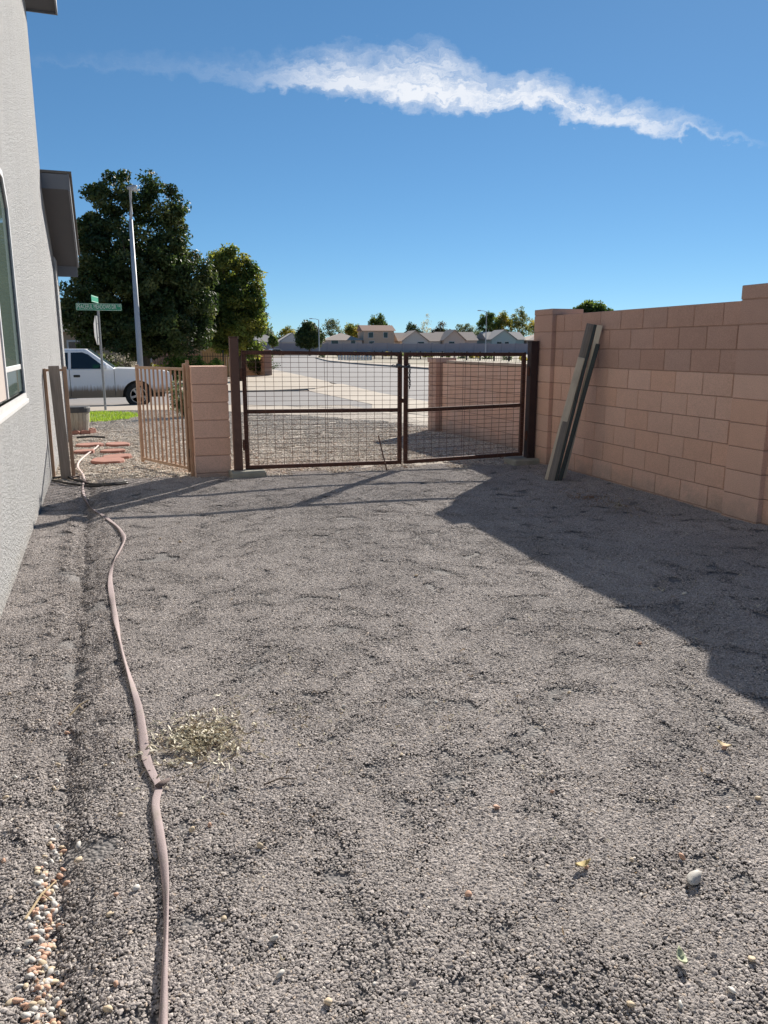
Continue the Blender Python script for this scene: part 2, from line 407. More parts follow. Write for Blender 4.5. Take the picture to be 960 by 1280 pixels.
m_bark = M('bark', (.075, .055, .04), (.12, .09, .07), 9, .95, .8, 30, .02, stretch=(1, 1, .25))

# ------------------------------------------------------------------ ground
def front_z(y): return np.interp(y, [8.6, 20.0, 21.6], [0.0, -.20, -.20])
RUT = np.array([tuple(gp(*q))[:2] for q in ((58, 1500), (64, 1280), (74, 1100), (82, 1000), (90, 900), (98, 800), (105, 700), (110, 640), (112, 620))])
PRINTS = [(RNG.uniform(-.4, 4.2), RNG.uniform(1.0, 8.6), RNG.uniform(0, 3.14), RNG.uniform(.06, .10), RNG.uniform(.10, .22), RNG.uniform(.003, .007)) for _ in range(55)]
def yard_z(x, y):
    x = np.asarray(x, float); y = np.asarray(y, float)
    z = .022 * fbm(x, y, 1.9, 2) + .010 * fbm(x + 3, y * .8, .7, 2) + .002 * fbm(x - 9, y + 4, .2, 1)
    d = np.abs(x - np.interp(y, RUT[:, 1], RUT[:, 0])); z = z - .026 * np.exp(-(d / .042) ** 2) + .005 * np.exp(-((d - .12) / .06) ** 2)
    for px_, py_, a, w, l, dep in PRINTS:
        u = (x - px_) * math.cos(a) + (y - py_) * math.sin(a); v = -(x - px_) * math.sin(a) + (y - py_) * math.cos(a)
        q = (u / l) ** 2 + (v / w) ** 2
        z = z - dep * np.exp(-q * 1.4) + dep * .22 * np.exp(-((np.sqrt(q) - 1.6) / .55) ** 2)
    z = z + .02 * np.clip((x - 4.35) / .5, 0, 1) + .015 * np.clip((-.55 - x) / .3, 0, 1)
    return z * np.clip((9.3 - y) / .6, .35, 1) + front_z(y)
def grid_sheet(name, x0, x1, y0, y1, step, zf, mat):
    xs = np.arange(x0, x1 + step / 2, step); ys = np.arange(y0, y1 + step / 2, step)
    X, Y = np.meshgrid(xs, ys); Z = zf(X, Y); V = np.stack([X.ravel(), Y.ravel(), Z.ravel()], 1)
    n, m_ = len(xs), len(ys); i = np.arange(n - 1)[None, :] + np.arange(m_ - 1)[:, None] * n; i = i.ravel()
    F = np.stack([i, i + 1, i + 1 + n, i + n], 1)
    return link(name, npmesh(name, V, F, mat, smooth=True))
tag(grid_sheet('yard_ground', -1.3, 5.2, -2.0, 8.96, .04, lambda x, y: yard_z(x, y) - .007, m_yard), kind='structure')
NEAR_EDGE = [(-9, 21.6), (-4, 21.6), (0, 21.6), (1.2, 21.3), (2.7, 20.0), (3.6, 18.9), (4.6, 17.3), (5.15, 16.1), (5.45, 15.2), (5.65, 14.2), (5.8, 12.5), (5.85, 9), (5.85, -6)]
KERB = [(-9, 23.75), (-4, 23.75), (0.3, 23.7), (2.6, 23.1), (4.6, 21.7), (6.0, 19.9), (6.85, 17.8), (7.2, 15.4), (7.3, 12.5), (7.3, 9), (7.3, -6)]
def resample(pl, n):
    pl = np.array(pl, float); d = np.r_[0, np.cumsum(np.hypot(*np.diff(pl, axis=0).T))]; t = np.linspace(0, d[-1], n)
    return np.stack([np.interp(t, d, pl[:, k]) for k in range(pl.shape[1])], 1)
def front_h(x, y):
    return front_z(y) - .006 + .02 * fbm(x, y, 1.2, 3) * np.clip((y - 8.8) / 1.0, .3, 1)
tag(grid_sheet('front_yard_ground', -9.0, 6.0, 8.9, 22.0, .12, front_h, m_front), kind='structure')

def ribbon(name, A, B, mat, za, zb, kind='structure'):
    mb = MB(); n = len(A)
    mb.v = [(a[0], a[1], za) for a in A] + [(b[0], b[1], zb) for b in B]
    mb.f = [(i, i + 1, n + i + 1, n + i) for i in range(n - 1)]
    return tag(mb.build(name, mat), kind=kind)
NE_, KE = resample(NEAR_EDGE, 60), resample(KERB, 60)
pv = MB(); n = 60
KEi = KE.copy()
pv.v = [(a[0], a[1], -.40) for a in NE_] + [(a[0], a[1], -.185) for a in NE_] + [(b[0], b[1], -.205) for b in KE] + [(b[0], b[1], -.40) for b in KE]
for q in range(3): pv.f += [(q * n + i, q * n + i + 1, (q + 1) * n + i + 1, (q + 1) * n + i) for i in range(n - 1)]
pave = tag(pv.build('pavement', m_concrete), kind='structure')
dirs = np.gradient(KE, axis=0); nn = np.stack([-dirs[:, 1], dirs[:, 0]], 1); nn /= np.linalg.norm(nn, axis=1)[:, None]
OUT = KE + nn * .16; OUT2 = KE + nn * .55
kb = MB()
for ring, zz in ((KE - nn * -.002, -.40), (KE + nn * .002, -.197), (OUT - nn * .02, -.20), (OUT, -.225), (OUT + nn * .02, -.40)):
    kb.v += [(p[0], p[1], zz) for p in ring]
for q in range(4): kb.f += [(q * n + i, q * n + i + 1, (q + 1) * n + i + 1, (q + 1) * n + i) for i in range(n - 1)]
tag(kb.build('kerb', m_kerb), kind='structure')
def sheet(name, poly, z, mat):
    mb = MB(); mb.v = [(x, y, z) for x, y in poly]; mb.f = [tuple(range(len(poly)))]
    o = mb.build(name, mat, fix=False)
    bm = bmesh.new(); bm.from_mesh(o.data); bmesh.ops.recalc_face_normals(bm, faces=bm.faces)
    if bm.faces[0].normal.z < 0: bmesh.ops.reverse_faces(bm, faces=bm.faces)
    bm.to_mesh(o.data); bm.free(); return tag(o, kind='structure')
sheet('ground', [(-900, -300), (900, -300), (900, 1500), (-900, 1500)], -.40, m_ground)
ROAD_L = [(9.4, -40), (9.4, 30), (10.1, 44), (10.9, 64), (13.0, 88), (18.0, 113), (30, 160), (38, 205)]
ROAD_R = [(50, 205), (41, 177), (28.9, 127), (23.9, 98), (23.1, 83), (23.5, 60), (23.5, -40)]
sheet('main_road', ROAD_L + ROAD_R, -.372, m_asphalt)
sheet('side_street', [(-80, 22.5), (7.5, 22.5), (7.5, 32.2), (-80, 33.0)], -.364, m_asphalt)
sheet('gutter_strip', [(7.0, -6), (9.9, -40), (9.5, 20), (9.45, 30), (10.0, 38), (8.0, 38), (7.0, 32), (7.3, 24), (6.2, 20.5), (7.4, 14)], -.356, m_concrete)
# the far corner: raised pavement with its kerb face
corner = [(-80, 33.0), (5.5, 32.6), (7.6, 33.6), (9.0, 36.0), (9.75, 40), (10.1, 46), (10.9, 64), (13.0, 88), (18.0, 113), (16.5, 113.5), (11.5, 88.5), (9.4, 64), (8.6, 52), (4, 47), (-80, 47)]
cm = MB().prism(corner, -.42, -.315, 'XY'); tag(cm.build('corner_pavement', m_concrete), kind='structure')
ROAD_R2 = np.array(ROAD_R[::-1]); RO = resample(ROAD_R2, 50); d_ = np.gradient(RO, axis=0); n_ = np.stack([d_[:, 1], -d_[:, 0]], 1); n_ /= np.linalg.norm(n_, axis=1)[:, None]
fk = MB(); k = 50
for off, zz in ((0.0, -.42), (0.02, -.22), (.25, -.21), (1.9, -.20), (1.95, -.42)):
    q = RO + n_ * off; fk.v += [(p[0], p[1], zz) for p in q]
for q in range(4): fk.f += [(q * k + i, q * k + i + 1, (q + 1) * k + i + 1, (q + 1) * k + i) for i in range(k - 1)]
tag(fk.build('far_pavement', m_concrete), kind='structure')
bank = MB()
for off, zz in ((1.9, -.42), (1.97, -.23), (9, .15), (30, .2), (30.2, -.42)):
    q = RO + n_ * off; bank.v += [(p[0], p[1], zz) for p in q]
for q in range(4): bank.f += [(q * k + i, q * k + i + 1, (q + 1) * k + i + 1, (q + 1) * k + i) for i in range(k - 1)]
tag(bank.build('gravel_bank', M('tan_bank', (.40, .33, .25), (.26, .24, .16), 1.3, .95, .6, 9)), kind='structure')

# ------------------------------------------------------------------ gravel as real stones
def ico():
    bm = bmesh.new(); bmesh.ops.create_icosphere(bm, subdivisions=1, radius=1.0)
    V = np.array([v.co for v in bm.verts]); F = np.array([[v.index for v in f.verts] for f in bm.faces]); bm.free(); return V, F
ICV, ICF = ico()
def rot_rand(rng):
    q = rng.normal(size=4); q /= np.linalg.norm(q); w, x, y, z = q
    return np.array([[1 - 2 * (y * y + z * z), 2 * (x * y - z * w), 2 * (x * z + y * w)], [2 * (x * y + z * w), 1 - 2 * (x * x + z * z), 2 * (y * z - x * w)], [2 * (x * z - y * w), 2 * (y * z + x * w), 1 - 2 * (x * x + y * y)]])
def rot_tilt(rng):
    return np.array(Matrix.Rotation(rng.uniform(0, 6.283), 3, 'Z') @ Matrix.Rotation(rng.normal(0, .24), 3, 'X') @ Matrix.Rotation(rng.uniform(0, 6.283), 3, 'Z'))
def stone_patch(name, rad, count, smin, smax, palette, thick, seed):
    rng = np.random.default_rng(seed); Vs, Fs, Cs = [], [], []
    for i in range(count):
        r = rad * math.sqrt(rng.random()); a = rng.random() * 6.283; s = rng.uniform(smin, smax) * (1 + .6 * (rng.random() < .06))
        v = ICV * (1 + rng.uniform(-.28, .22, (len(ICV), 1))); v = v * (s * np.array([1, rng.uniform(.5, .85), thick * rng.uniform(.75, 1.25)])) @ rot_tilt(rng).T
        z = rng.uniform(-.05, .30) * s
        Vs.append(v + np.array([r * math.cos(a), r * math.sin(a), z])); Fs.append(ICF + len(ICV) * i)
        c = np.array(palette[rng.choice(len(palette), p=PAL_P[len(palette)])]) * rng.uniform(.75, 1.25); Cs.append(np.repeat(c[None], len(ICV), 0))
    return bpy.data.objects.new(name, npmesh(name, np.concatenate(Vs), np.concatenate(Fs), m_stone, np.concatenate(Cs)))
PAL_P = {5: [.42, .34, .17, .045, .025], 6: [.30, .26, .18, .12, .09, .05]}
YARD_PAL = [(.325, .29, .270), (.385, .345, .322), (.195, .174, .166), (.41, .335, .27), (.55, .50, .45)]
FRONT_PAL = [(.56, .49, .40), (.48, .425, .365), (.40, .34, .27), (.66, .61, .53), (.53, .40, .31), (.16, .145, .13)]
def patch_collection(name, n, *a):
    c = bpy.data.collections.new(name)
    for i in range(n): c.objects.link(stone_patch(name, *a, 100 + i))
    return c
def scatter(name, pts, nrm, coll, npatch, label_kind, smin=.8, smax=1.2):
    N = len(pts); me = bpy.data.meshes.new(name); me.vertices.add(N); me.vertices.foreach_set('co', np.asarray(pts, np.float32).ravel())
    eul = np.zeros((N, 3), np.float32)
    for i in range(N):
        q = Vector((0, 0, 1)).rotation_difference(Vector(nrm[i])) @ Matrix.Rotation(RNG.random() * 6.283, 3, 'Z').to_quaternion(); eul[i] = q.to_euler()
    a = me.attributes.new('rot', 'FLOAT_VECTOR', 'POINT'); a.data.foreach_set('vector', eul.ravel())
    a = me.attributes.new('scl', 'FLOAT', 'POINT'); a.data.foreach_set('value', RNG.uniform(smin, smax, N).astype(np.float32))
    a = me.attributes.new('pick', 'INT', 'POINT'); a.data.foreach_set('value', RNG.integers(0, npatch, N).astype(np.int32))
    o = link(name, me); tag(o, kind='stuff')
    ng = bpy.data.node_groups.new(name, 'GeometryNodeTree')
    ng.interface.new_socket('Geometry', in_out='INPUT', socket_type='NodeSocketGeometry'); ng.interface.new_socket('Geometry', in_out='OUTPUT', socket_type='NodeSocketGeometry')
    N_ = ng.nodes; L_ = ng.links
    gi = N_.new('NodeGroupInput'); go = N_.new('NodeGroupOutput')
    ci = N_.new('GeometryNodeCollectionInfo'); ci.inputs['Collection'].default_value = coll; ci.inputs['Separate Children'].default_value = True; ci.inputs['Reset Children'].default_value = True
    ip = N_.new('GeometryNodeInstanceOnPoints'); ip.inputs['Pick Instance'].default_value = True
    def named(nm, t):
        x = N_.new('GeometryNodeInputNamedAttribute'); x.data_type = t; x.inputs['Name'].default_value = nm; return x.outputs['Attribute']
    er = N_.new('FunctionNodeEulerToRotation'); L_.new(named('rot', 'FLOAT_VECTOR'), er.inputs[0])
    m2p = N_.new('GeometryNodeMeshToPoints'); L_.new(gi.outputs[0], m2p.inputs['Mesh'])
    L_.new(m2p.outputs[0], ip.inputs['Points']); L_.new(ci.outputs[0], ip.inputs['Instance']); L_.new(er.outputs[0], ip.inputs['Rotation'])
    L_.new(named('scl', 'FLOAT'), ip.inputs['Scale']); L_.new(named('pick', 'INT'), ip.inputs['Instance Index'])
    L_.new(ip.outputs[0], go.inputs[0])
    md = o.modifiers.new('stones', 'NODES'); md.node_group = ng; return o
def normals(zf, x, y, e=.03):
    gx = (zf(x + e, y) - zf(x - e, y)) / (2 * e); gy = (zf(x, y + e) - zf(x, y - e)) / (2 * e)
    n = np.stack([-gx, -gy, np.ones_like(gx)], 1); return n / np.linalg.norm(n, axis=1)[:, None]
yc = patch_collection('yard_stone_patch', 10, .075, 270, .0026, .0056, YARD_PAL, .42)
A_ = .075 ** 2 * math.pi
Np = int(6.0 * 8.9 / A_ * 3.9)
px_ = RNG.uniform(-.95, 4.95, Np); py_ = RNG.uniform(.2, 9.0, Np)
pz_ = yard_z(px_, py_)
scatter('yard_gravel', np.stack([px_, py_, pz_], 1), normals(yard_z, px_, py_), yc, 10, 'gravel')
fc = patch_collection('front_stone_patch', 6, .16, 150, .0065, .014, FRONT_PAL, .62)
Nf = int(8 * 12.5 / (.17 ** 2 * math.pi) * 2.6)
fx = RNG.uniform(-1.9, 5.9, Nf); fy = RNG.uniform(8.75, 21.5, Nf) 
ex = np.interp(fy, [p[1] for p in NEAR_EDGE[:-1]][::-1], [p[0] for p in NEAR_EDGE[:-1]][::-1])
ok = (fx < ex - .12) & ~((fy < 9.1) & (RNG.random(Nf) < .5)); fx, fy = fx[ok], fy[ok]
scatter('front_yard_gravel', np.stack([fx, fy, front_h(fx, fy) + .004], 1), normals(front_h, fx, fy), fc, 6, 'gravel')

# ------------------------------------------------------------------ block walls
def block_mesh(w, d, h, mat, name='block'):
    return MB().box(-d / 2, d / 2, -w / 2, w / 2, -h / 2, h / 2, .004).mesh(name, mat)
def put_block(parent, me, x, y, z, rz=0.0, j=.0015):
    o = link('block', me, parent, (x + random.uniform(-j, j), y, z), (0, random.uniform(-.003, .003), rz + random.uniform(-.003, .003))); return o
COURSE, LEN, GAP = .2, .372, .007
bx_full_lo = block_mesh(LEN - GAP, .15, COURSE - GAP, m_block); bx_full_up = block_mesh(LEN - GAP, .15, COURSE - GAP, m_block_up)
bx_half_lo = block_mesh(LEN / 2 - GAP, .15, COURSE - GAP, m_block); bx_half_up = block_mesh(LEN / 2 - GAP, .15, COURSE - GAP, m_block_up)
WX = 4.85
wall = thing('block_wall', 'tall tan concrete block wall with pilasters along the dark gravel yard', 'wall', (WX + .075, 0, 0))
core = MB().box(-.065, .075, -2.6, 8.55, -.4, 1.822).build('mortar_core', m_mortar, wall)
Y_END = 8.37
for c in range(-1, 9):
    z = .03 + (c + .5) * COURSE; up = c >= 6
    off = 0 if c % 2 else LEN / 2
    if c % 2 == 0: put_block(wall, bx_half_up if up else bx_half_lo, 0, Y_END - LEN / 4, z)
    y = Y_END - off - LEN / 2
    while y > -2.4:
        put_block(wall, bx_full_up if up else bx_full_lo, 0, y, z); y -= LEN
def pilaster(parent, y0, y1, proj, top, back=.30, cap=True):
    w = y1 - y0
    lo = MB().box(-proj - .075, back, -w / 2 + GAP / 2, w / 2 - GAP / 2, -COURSE / 2 + GAP / 2, COURSE / 2 - GAP / 2, .005)
    lom, upm = lo.mesh('pilaster_block', m_block), lo.mesh('pilaster_block', m_block_up)
    MB().box(-proj - .068, back - .01, y0 + .012, y1 - .012, -.4, top - .01).build('mortar_core', m_mortar, parent)
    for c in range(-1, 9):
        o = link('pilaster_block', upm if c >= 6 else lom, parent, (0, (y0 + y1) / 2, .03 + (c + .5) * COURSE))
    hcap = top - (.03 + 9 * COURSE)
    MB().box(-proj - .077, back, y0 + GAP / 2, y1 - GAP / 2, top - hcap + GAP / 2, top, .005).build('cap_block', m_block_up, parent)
pilaster(wall, 4.93, 5.34, .05, 1.945)
pilaster(wall, 8.38, 8.82, .05, 1.90)
pilaster(wall, 1.0, 1.41, .05, 1.945)

low = thing('low_block_wall', 'low tan concrete block wall with end pillar beyond the gate', 'wall', (5.43, 0, 0))
MB().box(-.065, .075, 9.0, 13.2, -.5, 1.17).build('mortar_core', m_mortar, low)
for c in range(-2, 6):
    y = 9.1 + (LEN / 2 if c % 2 else 0)
    while y < 13.15:
        put_block(low, bx_full_lo, 0, y, .0 + (c + .5) * COURSE - .03); y += LEN
    if y - LEN / 2 < 13.15: put_block(low, bx_half_lo, 0, y - LEN / 4, (c + .5) * COURSE - .03)
capm = MB().box(-.085, .085, -LEN / 2 + GAP / 2, LEN / 2 - GAP / 2, -.02, .02, .004).mesh('cap_tile', M('pale_cap', (.46, .36, .28), (.42, .33, .26), 5, .9, .3, 60))
y = 9.1
while y < 13.1: link('cap_tile', capm, low, (0, y, 1.195)); y += LEN
pm = MB().box(-.19, .19, -.19, .19, -COURSE / 2 + GAP / 2, COURSE / 2 - GAP / 2, .005).mesh('pillar_block', m_block_up)
MB().box(-.175, .175, 13.25, 13.60, -.5, 1.25).build('mortar_core', m_mortar, low)
for c in range(-2, 6): link('pillar_block', pm, low, (0, 13.42, (c + .5) * COURSE - .03))
MB().box(-.205, .205, 13.215, 13.625, 1.175, 1.26, .008).build('cap_block', m_block_up, low)

pil = thing('gate_pillar', 'short square tan block pillar between the walk gate and the double gate', 'pillar', (.80, 9.05, 0))
gm_ = MB().box(-.2, .2, -.2, .2, -COURSE / 2 + GAP / 2, COURSE / 2 - GAP / 2, .006).mesh('pillar_block', m_block)
MB().box(-.19, .19, -.19, .19, -.3, 1.235).build('mortar_core', m_mortar, pil)
for c in range(-1, 6): link('pillar_block', gm_, pil, (random.uniform(-.003, .003), 0, .045 + (c + .5) * COURSE), (0, 0, random.uniform(-.006, .006)))

# ------------------------------------------------------------------ own house
HR = math.atan(.036)
house = thing('stucco_house', 'grey white stucco house wall with overhanging grey eaves beside the gravel yard', 'house', (-.77, 4.34, 0), HR)
W0, W1, Z0, Z1 = -.9, 2.62, 1.085, 2.70        # window opening (along the wall, height)
TALL, SINGLE, EAVE = 8.0, 9.9, 6.02
CH = .19
hw_ = MB()
for a, b, c, d in ((-9, W0, -.3, EAVE), (W1, TALL, -.3, EAVE), (W0, W1, -.3, Z0), (W0, W1, Z1, EAVE)):
    hw_.box(-.22, 0, a, b, c, d)
hw_.prism([(W1 + .0, Z1), (W1 - CH, Z1), (W1, Z1 - CH)], -.2, -.001, 'YZ'); hw_.prism([(W0, Z1), (W0 + CH, Z1), (W0, Z1 - CH)], -.2, -.001, 'YZ')
RK = .42; ZR0 = 3.62
zr = lambda yl: ZR0 - RK * (yl - TALL)
hw_.prism([(TALL, -.4), (SINGLE, -.4), (SINGLE, zr(SINGLE)), (TALL, zr(TALL))], -.22, 0, 'YZ')
hw_.box(-9, -.22, TALL - .2, TALL, 2.5, EAVE); hw_.box(-9, -.22, SINGLE - .2, SINGLE, -.4, zr(SINGLE)); hw_.box(-9, -.22, -9, -8.8, -.3, EAVE)
hw_.build('wall', m_stucco, house)
MB().box(-.06, .04, SINGLE - .62, SINGLE + .02, -.4, zr(SINGLE) + .02, .012).build('corner_pier', m_stucco, house)
# upper eave
e = MB().box(-.1, .36, -9, TALL + .42, EAVE, EAVE + .03); e.build('soffit', m_soffit, house)
fa = MB().box(.36, .385, -9, TALL + .445, EAVE - .03, EAVE + .2).box(-9, .36, TALL + .42, TALL + .445, EAVE - .03, EAVE + .2); fa.build('fascia', m_fascia, house)
rf = MB(); rf.prism([(.44, EAVE + .2), (.44, EAVE + .215), (-4.6, EAVE + 1.9), (-9.6, EAVE + .215), (-9.6, EAVE + .2)], -9, TALL + .5, 'XZ'); rf.build('roof', m_shingle, house)
# lower rake, sloping down to the street
OV = .345; YB = SINGLE + .12
so_ = MB(); so_.prism([(TALL, zr(TALL)), (YB, zr(YB)), (YB, zr(YB) + .03), (TALL, zr(TALL) + .03)], -.1, OV, 'YZ'); so_.build('rake_soffit', m_soffit, house)
rb = MB(); rb.prism([(TALL, zr(TALL) - .02), (YB, zr(YB) - .02), (YB, zr(YB) + .21), (TALL, zr(TALL) + .21)], OV, OV + .028, 'YZ'); rb.build('rake_board', m_fascia, house)
MB().box(-.0, OV, TALL - .002, TALL + .025, zr(TALL) - .0, zr(TALL) + .20).build('rake_end_board', m_fascia, house)
MB().box(-8, OV, YB, YB + .028, zr(YB) - .17, zr(YB) + .17).build('fascia', m_fascia, house)
r2 = MB(); r2.prism([(TALL, zr(TALL) + .212), (YB + .07, zr(YB + .07) + .212), (YB + .07, zr(YB + .07) + .245), (TALL, zr(TALL) + .245)], -8, OV + .06, 'YZ'); r2.build('lower_roof', m_shingle, house)
# window
win = MB()
def ring(mb, oy0, oy1, oz0, oz1, ch, t, x0, x1):
    def oc(y0, y1, z0, z1, c): return [(y0, z0), (y1, z0), (y1, z1 - c), (y1 - c, z1), (y0 + c, z1), (y0, z1 - c)]
    A = oc(oy0, oy1, oz0, oz1, ch); B = oc(oy0 + t, oy1 - t, oz0 + t, oz1 - t, ch - t * .4); n = 6
    b = len(mb.v)
    for x in (x0, x1):
        mb.v += [(x, a, c) for a, c in A] + [(x, a, c) for a, c in B]
    for i in range(n):
        j = (i + 1) % n
        mb.f += [(b + i, b + j, b + n + j, b + n + i), (b + 2 * n + i, b + 3 * n + i, b + 3 * n + j, b + 2 * n + j), (b + i, b + 2 * n + i, b + 2 * n + j, b + j), (b + n + i, b + n + j, b + 3 * n + j, b + 3 * n + i)]
ring(win, W0 - .05, W1 + .05, Z0 - .05, Z1 + .05, CH + .02, .05, -.03, .012)
wnd = win.build('window', m_trim, house)
def bar(y0, y1, z0, z1, nm='mullion', x0=-.03, x1=-.004, mat=None): MB().box(x0, x1, y0, y1, z0, z1, .004).build(nm, mat or m_trim, wnd)
YM = 1.50
bar(YM - .03, YM + .03, Z0 + .015, Z1 - .015, x0=-.03, x1=.0); bar(YM + .035, W1 - .02, 1.275, 1.315, 'sash_rail'); bar(YM - 1.02, YM - .98, Z0 + .02, Z1 - .02)
MB().box(-.02, -.011, YM + .03, W1 - .02, Z0 + .02, 1.275).build('pane', m_glass, wnd)
MB().box(-.02, -.011, YM + .03, W1 - .02, 1.315, Z1 - .02).build('pane', m_glass, wnd)
MB().box(-.02, -.011, YM - .98, YM - .03, Z0 + .02, Z1 - .02).build('blind', m_screen, wnd)
MB().box(-.02, -.011, W0 + .02, YM - 1.02, Z0 + .02, Z1 - .02).build('pane', m_glass, wnd)
MB().box(-.0, .026, W0 - .06, W1 + .06, Z0 - .085, Z0 - .048, .006).build('sill', m_trim, wnd)

# ------------------------------------------------------------------ double gate
GL, GM, GR = Vector((1.075, 8.82, 0)), 3.045, Vector((4.72, 8.72, 0))
def gy(x): return GL.y + (GR.y - GL.y) * (x - GL.x) / (GR.x - GL.x)
for nm, lab, x, y, s, h, mt, fl in (('gate_post', 'faded brown square steel gate post beside the short block pillar', 1.075, 8.80, .048, 1.565, m_post, 'left'),
                                ('gate_post', 'dark brown square steel gate post against the tall block wall', 4.735, 8.70, .052, 1.525, m_dkpost, 'right')):
    t = thing(nm, lab, 'post', (x, y, 0))
    MB().box(-s, s, -s, s, .02, h - .012, .006).build('tube', mt, t); MB().box(-s - .003, s + .003, -s - .003, s + .003, h - .012, h, .003).build('cap', mt, t)
    sg = 1 if fl == 'left' else -1
    for hz in (.36, 1.16): 
        hg = MB().box(-.012, .012, -.05, -.02, -.035, .035, .003); hg.tube([(0, -.035, -.06), (0, -.035, .06)], .012, 8)
        hg.build('hinge', m_rust, t, (sg * (s + .018), 0, hz))
for lab, x, y, a, b in (('low grey concrete footing block under the faded brown gate post', 1.17, 8.76, .20, .12), ('low worn concrete footing slab under the dark brown gate post', 4.66, 8.70, .20, .16)):
    f = MB().box(-a, a, -b, b, -.1, .075, .018); o = f.build('concrete_footing', m_foot, None, (x, y, 0), (0, 0, random.uniform(-.04, .04))); tag(o, lab, 'footing')
def leaf(name, lab, x0, x1, ztl, ztr, zbl, zbr, zmid_l, zmid_r, closing):
    a, b = Vector((x0, gy(x0), 0)), Vector((x1, gy(x1), 0)); d = (b - a); L = d.length
    t = thing(name, lab, 'gate', a, math.atan2(d.y, d.x))
    s = .022
    def rail(nm, za, zb, xa=0.0, xb=L):
        mb = MB(); sh = (zb - za) / (xb - xa)
        bx = MB().box(xa, xb, -s, s, -s, s, .004); bx.v = [(x, y, z + za + sh * (x - xa)) for x, y, z in bx.v]; bx.build(nm, m_rust, t)
    rail('top_rail', ztl - s, ztr - s); rail('bottom_rail', zbl + s, zbr + s); rail('middle_rail', zmid_l, zmid_r, 2 * s, L - 2 * s)
    MB().box(-.002, 2 * s, -s - .002, s + .002, zbl + 2 * s, ztl - 2 * s, .004).build('stile', m_rust, t); MB().box(L - 2 * s, L + .002, -s - .002, s + .002, zbr + 2 * s, ztr - 2 * s, .004).build('stile', m_rust, t)
    w = MB(); zb = lambda x: zbl + (zbr - zbl) * x / L; ztop = lambda x: ztl + (ztr - ztl) * x / L
    nx = round((L - .1) / .098); xs = [.05 + i * (L - .1) / nx for i in range(nx + 1)]
    xs.append(xs[nx // 2] + .03)
    for x in xs:
        wob = random.uniform(-.004, .004); w.tube([(x + wob, -.026, zb(x) + .02), (x - wob, -.03, (zb(x) + ztop(x)) / 2), (x + random.uniform(-.004, .004), -.026, ztop(x) - .02)], .0024, 5)
    nz = round((ztl - zbl - .1) / .056)
    for i in range(nz + 1):
        f = (i + .5) / (nz + 1); pts = []
        for k in range(7):
            x = L * k / 6; z = zb(x) + .045 + (ztop(x) - zb(x) - .09) * f; pts.append((x, -.0305 + random.uniform(-.002, .002), z + random.uniform(-.002, .002)))
        w.tube(pts, .0024, 5)
    w.build('wire_mesh', m_wire, t)
    return t, L
gl_, LL = leaf('gate_leaf', 'wider rusty brown steel gate leaf with wire mesh next to the short block pillar', 1.16, GM - .012, 1.415, 1.392, .075, .06, .735, .715, 1)
gr_, LR = leaf('gate_leaf', 'narrower rusty brown steel gate leaf with wire mesh next to the tall block wall', GM + .022, 4.645, 1.39, 1.385, .06, .10, .705, .74, 0)
MB().tube([(LL - .30, -.045, .42), (LL - .22, -.05, .09), (LL - .19, -.05, -.02)], .008, 8).build('drop_rod', m_wire, gl_)
MB().box(LL - .005, LL + .018, -.035, -.01, .80, .85, .003).build('latch', m_rust, gl_)
def link_ring(mb, c, ax, up, l=.019, w=.0115, r=.0046):
    ax = Vector(ax).normalized(); up = Vector(up).normalized(); c = Vector(c); pts = []
    for k in range(9):
        a = 2 * math.pi * k / 8; pts.append(c + ax * math.cos(a) * l + up * math.sin(a) * w)
    mb.tube(pts, r, 5, cap=False)
ch = MB(); gc = Vector((GM + .005, gy(GM), 1.235))
path = [gc + Vector((math.cos(a) * .078, -.004 + math.sin(a) * .045, .012 * math.sin(2 * a + 1))) for a in np.linspace(0, 2 * math.pi, 21)[:-1]]
for i, p in enumerate(path):
    q = path[(i + 1) % 20]; link_ring(ch, p, q - p, Vector((0, 0, 1)) if i % 2 else Vector((0, 0, 1)).cross(q - p))
for i in range(11):
    link_ring(ch, gc + Vector((.068 + .003 * math.sin(i), -.052, -.012 - .024 * i)), (0.05, 0, 1), (1, 0, 0) if i % 2 else (0, 1, 0))
for i in range(4): link_ring(ch, gc + Vector((-.09 - .024 * i, -.05, -.006 + .004 * i)), (1, 0, .1), (0, 1, 0) if i % 2 else (0, 0, 1))
tag(ch.build('chain', m_chain), 'dull steel chain wrapped round the two meeting gate stiles', 'chain')

# ------------------------------------------------------------------ walk gate, its post and the weathered board
A = Vector((.555, 9.10, 0)); B = gp(178, 577, .03); B.z = 0
d = B - A; L = d.length
wg = thing('walk_gate', 'tan painted steel picket walk gate swung open beside the block pillar', 'gate', A, math.atan2(d.y, d.x))
s = .016
MB().box(0, L, -s, s, 1.19, 1.222, .004).build('top_rail', m_tangate, wg); MB().box(0, L, -s, s, .06, .092, .004).build('bottom_rail', m_tangate, wg)
MB().box(.002, .036, -s - .002, s + .002, .03, 1.27, .004).build('stile', m_tangate, wg); MB().box(L - .034, L + .002, -s - .002, s + .002, .03, 1.24, .004).build('stile', m_tangate, wg)
pk = MB().box(-.0085, .0085, -.0085, .0085, .09, 1.192).mesh('picket', m_tangate)
for i in range(1, 11): link('picket', pk, wg, (.018 + (L - .036) * i / 11, 0, 0))
MB().box(L - .03, L + .02, -.045, -.02, .98, 1.03, .004).build('latch', m_tangate, wg)
for hz in (.25, 1.02): MB().tube([(-.012, -.01, hz - .05), (-.012, -.01, hz + .05)], .013, 8).build('hinge', m_dkpost, wg)
hp = thing('hinge_post', 'slim tan steel hinge post fixed to the short block pillar', 'post', (.578, 9.03, 0)); 
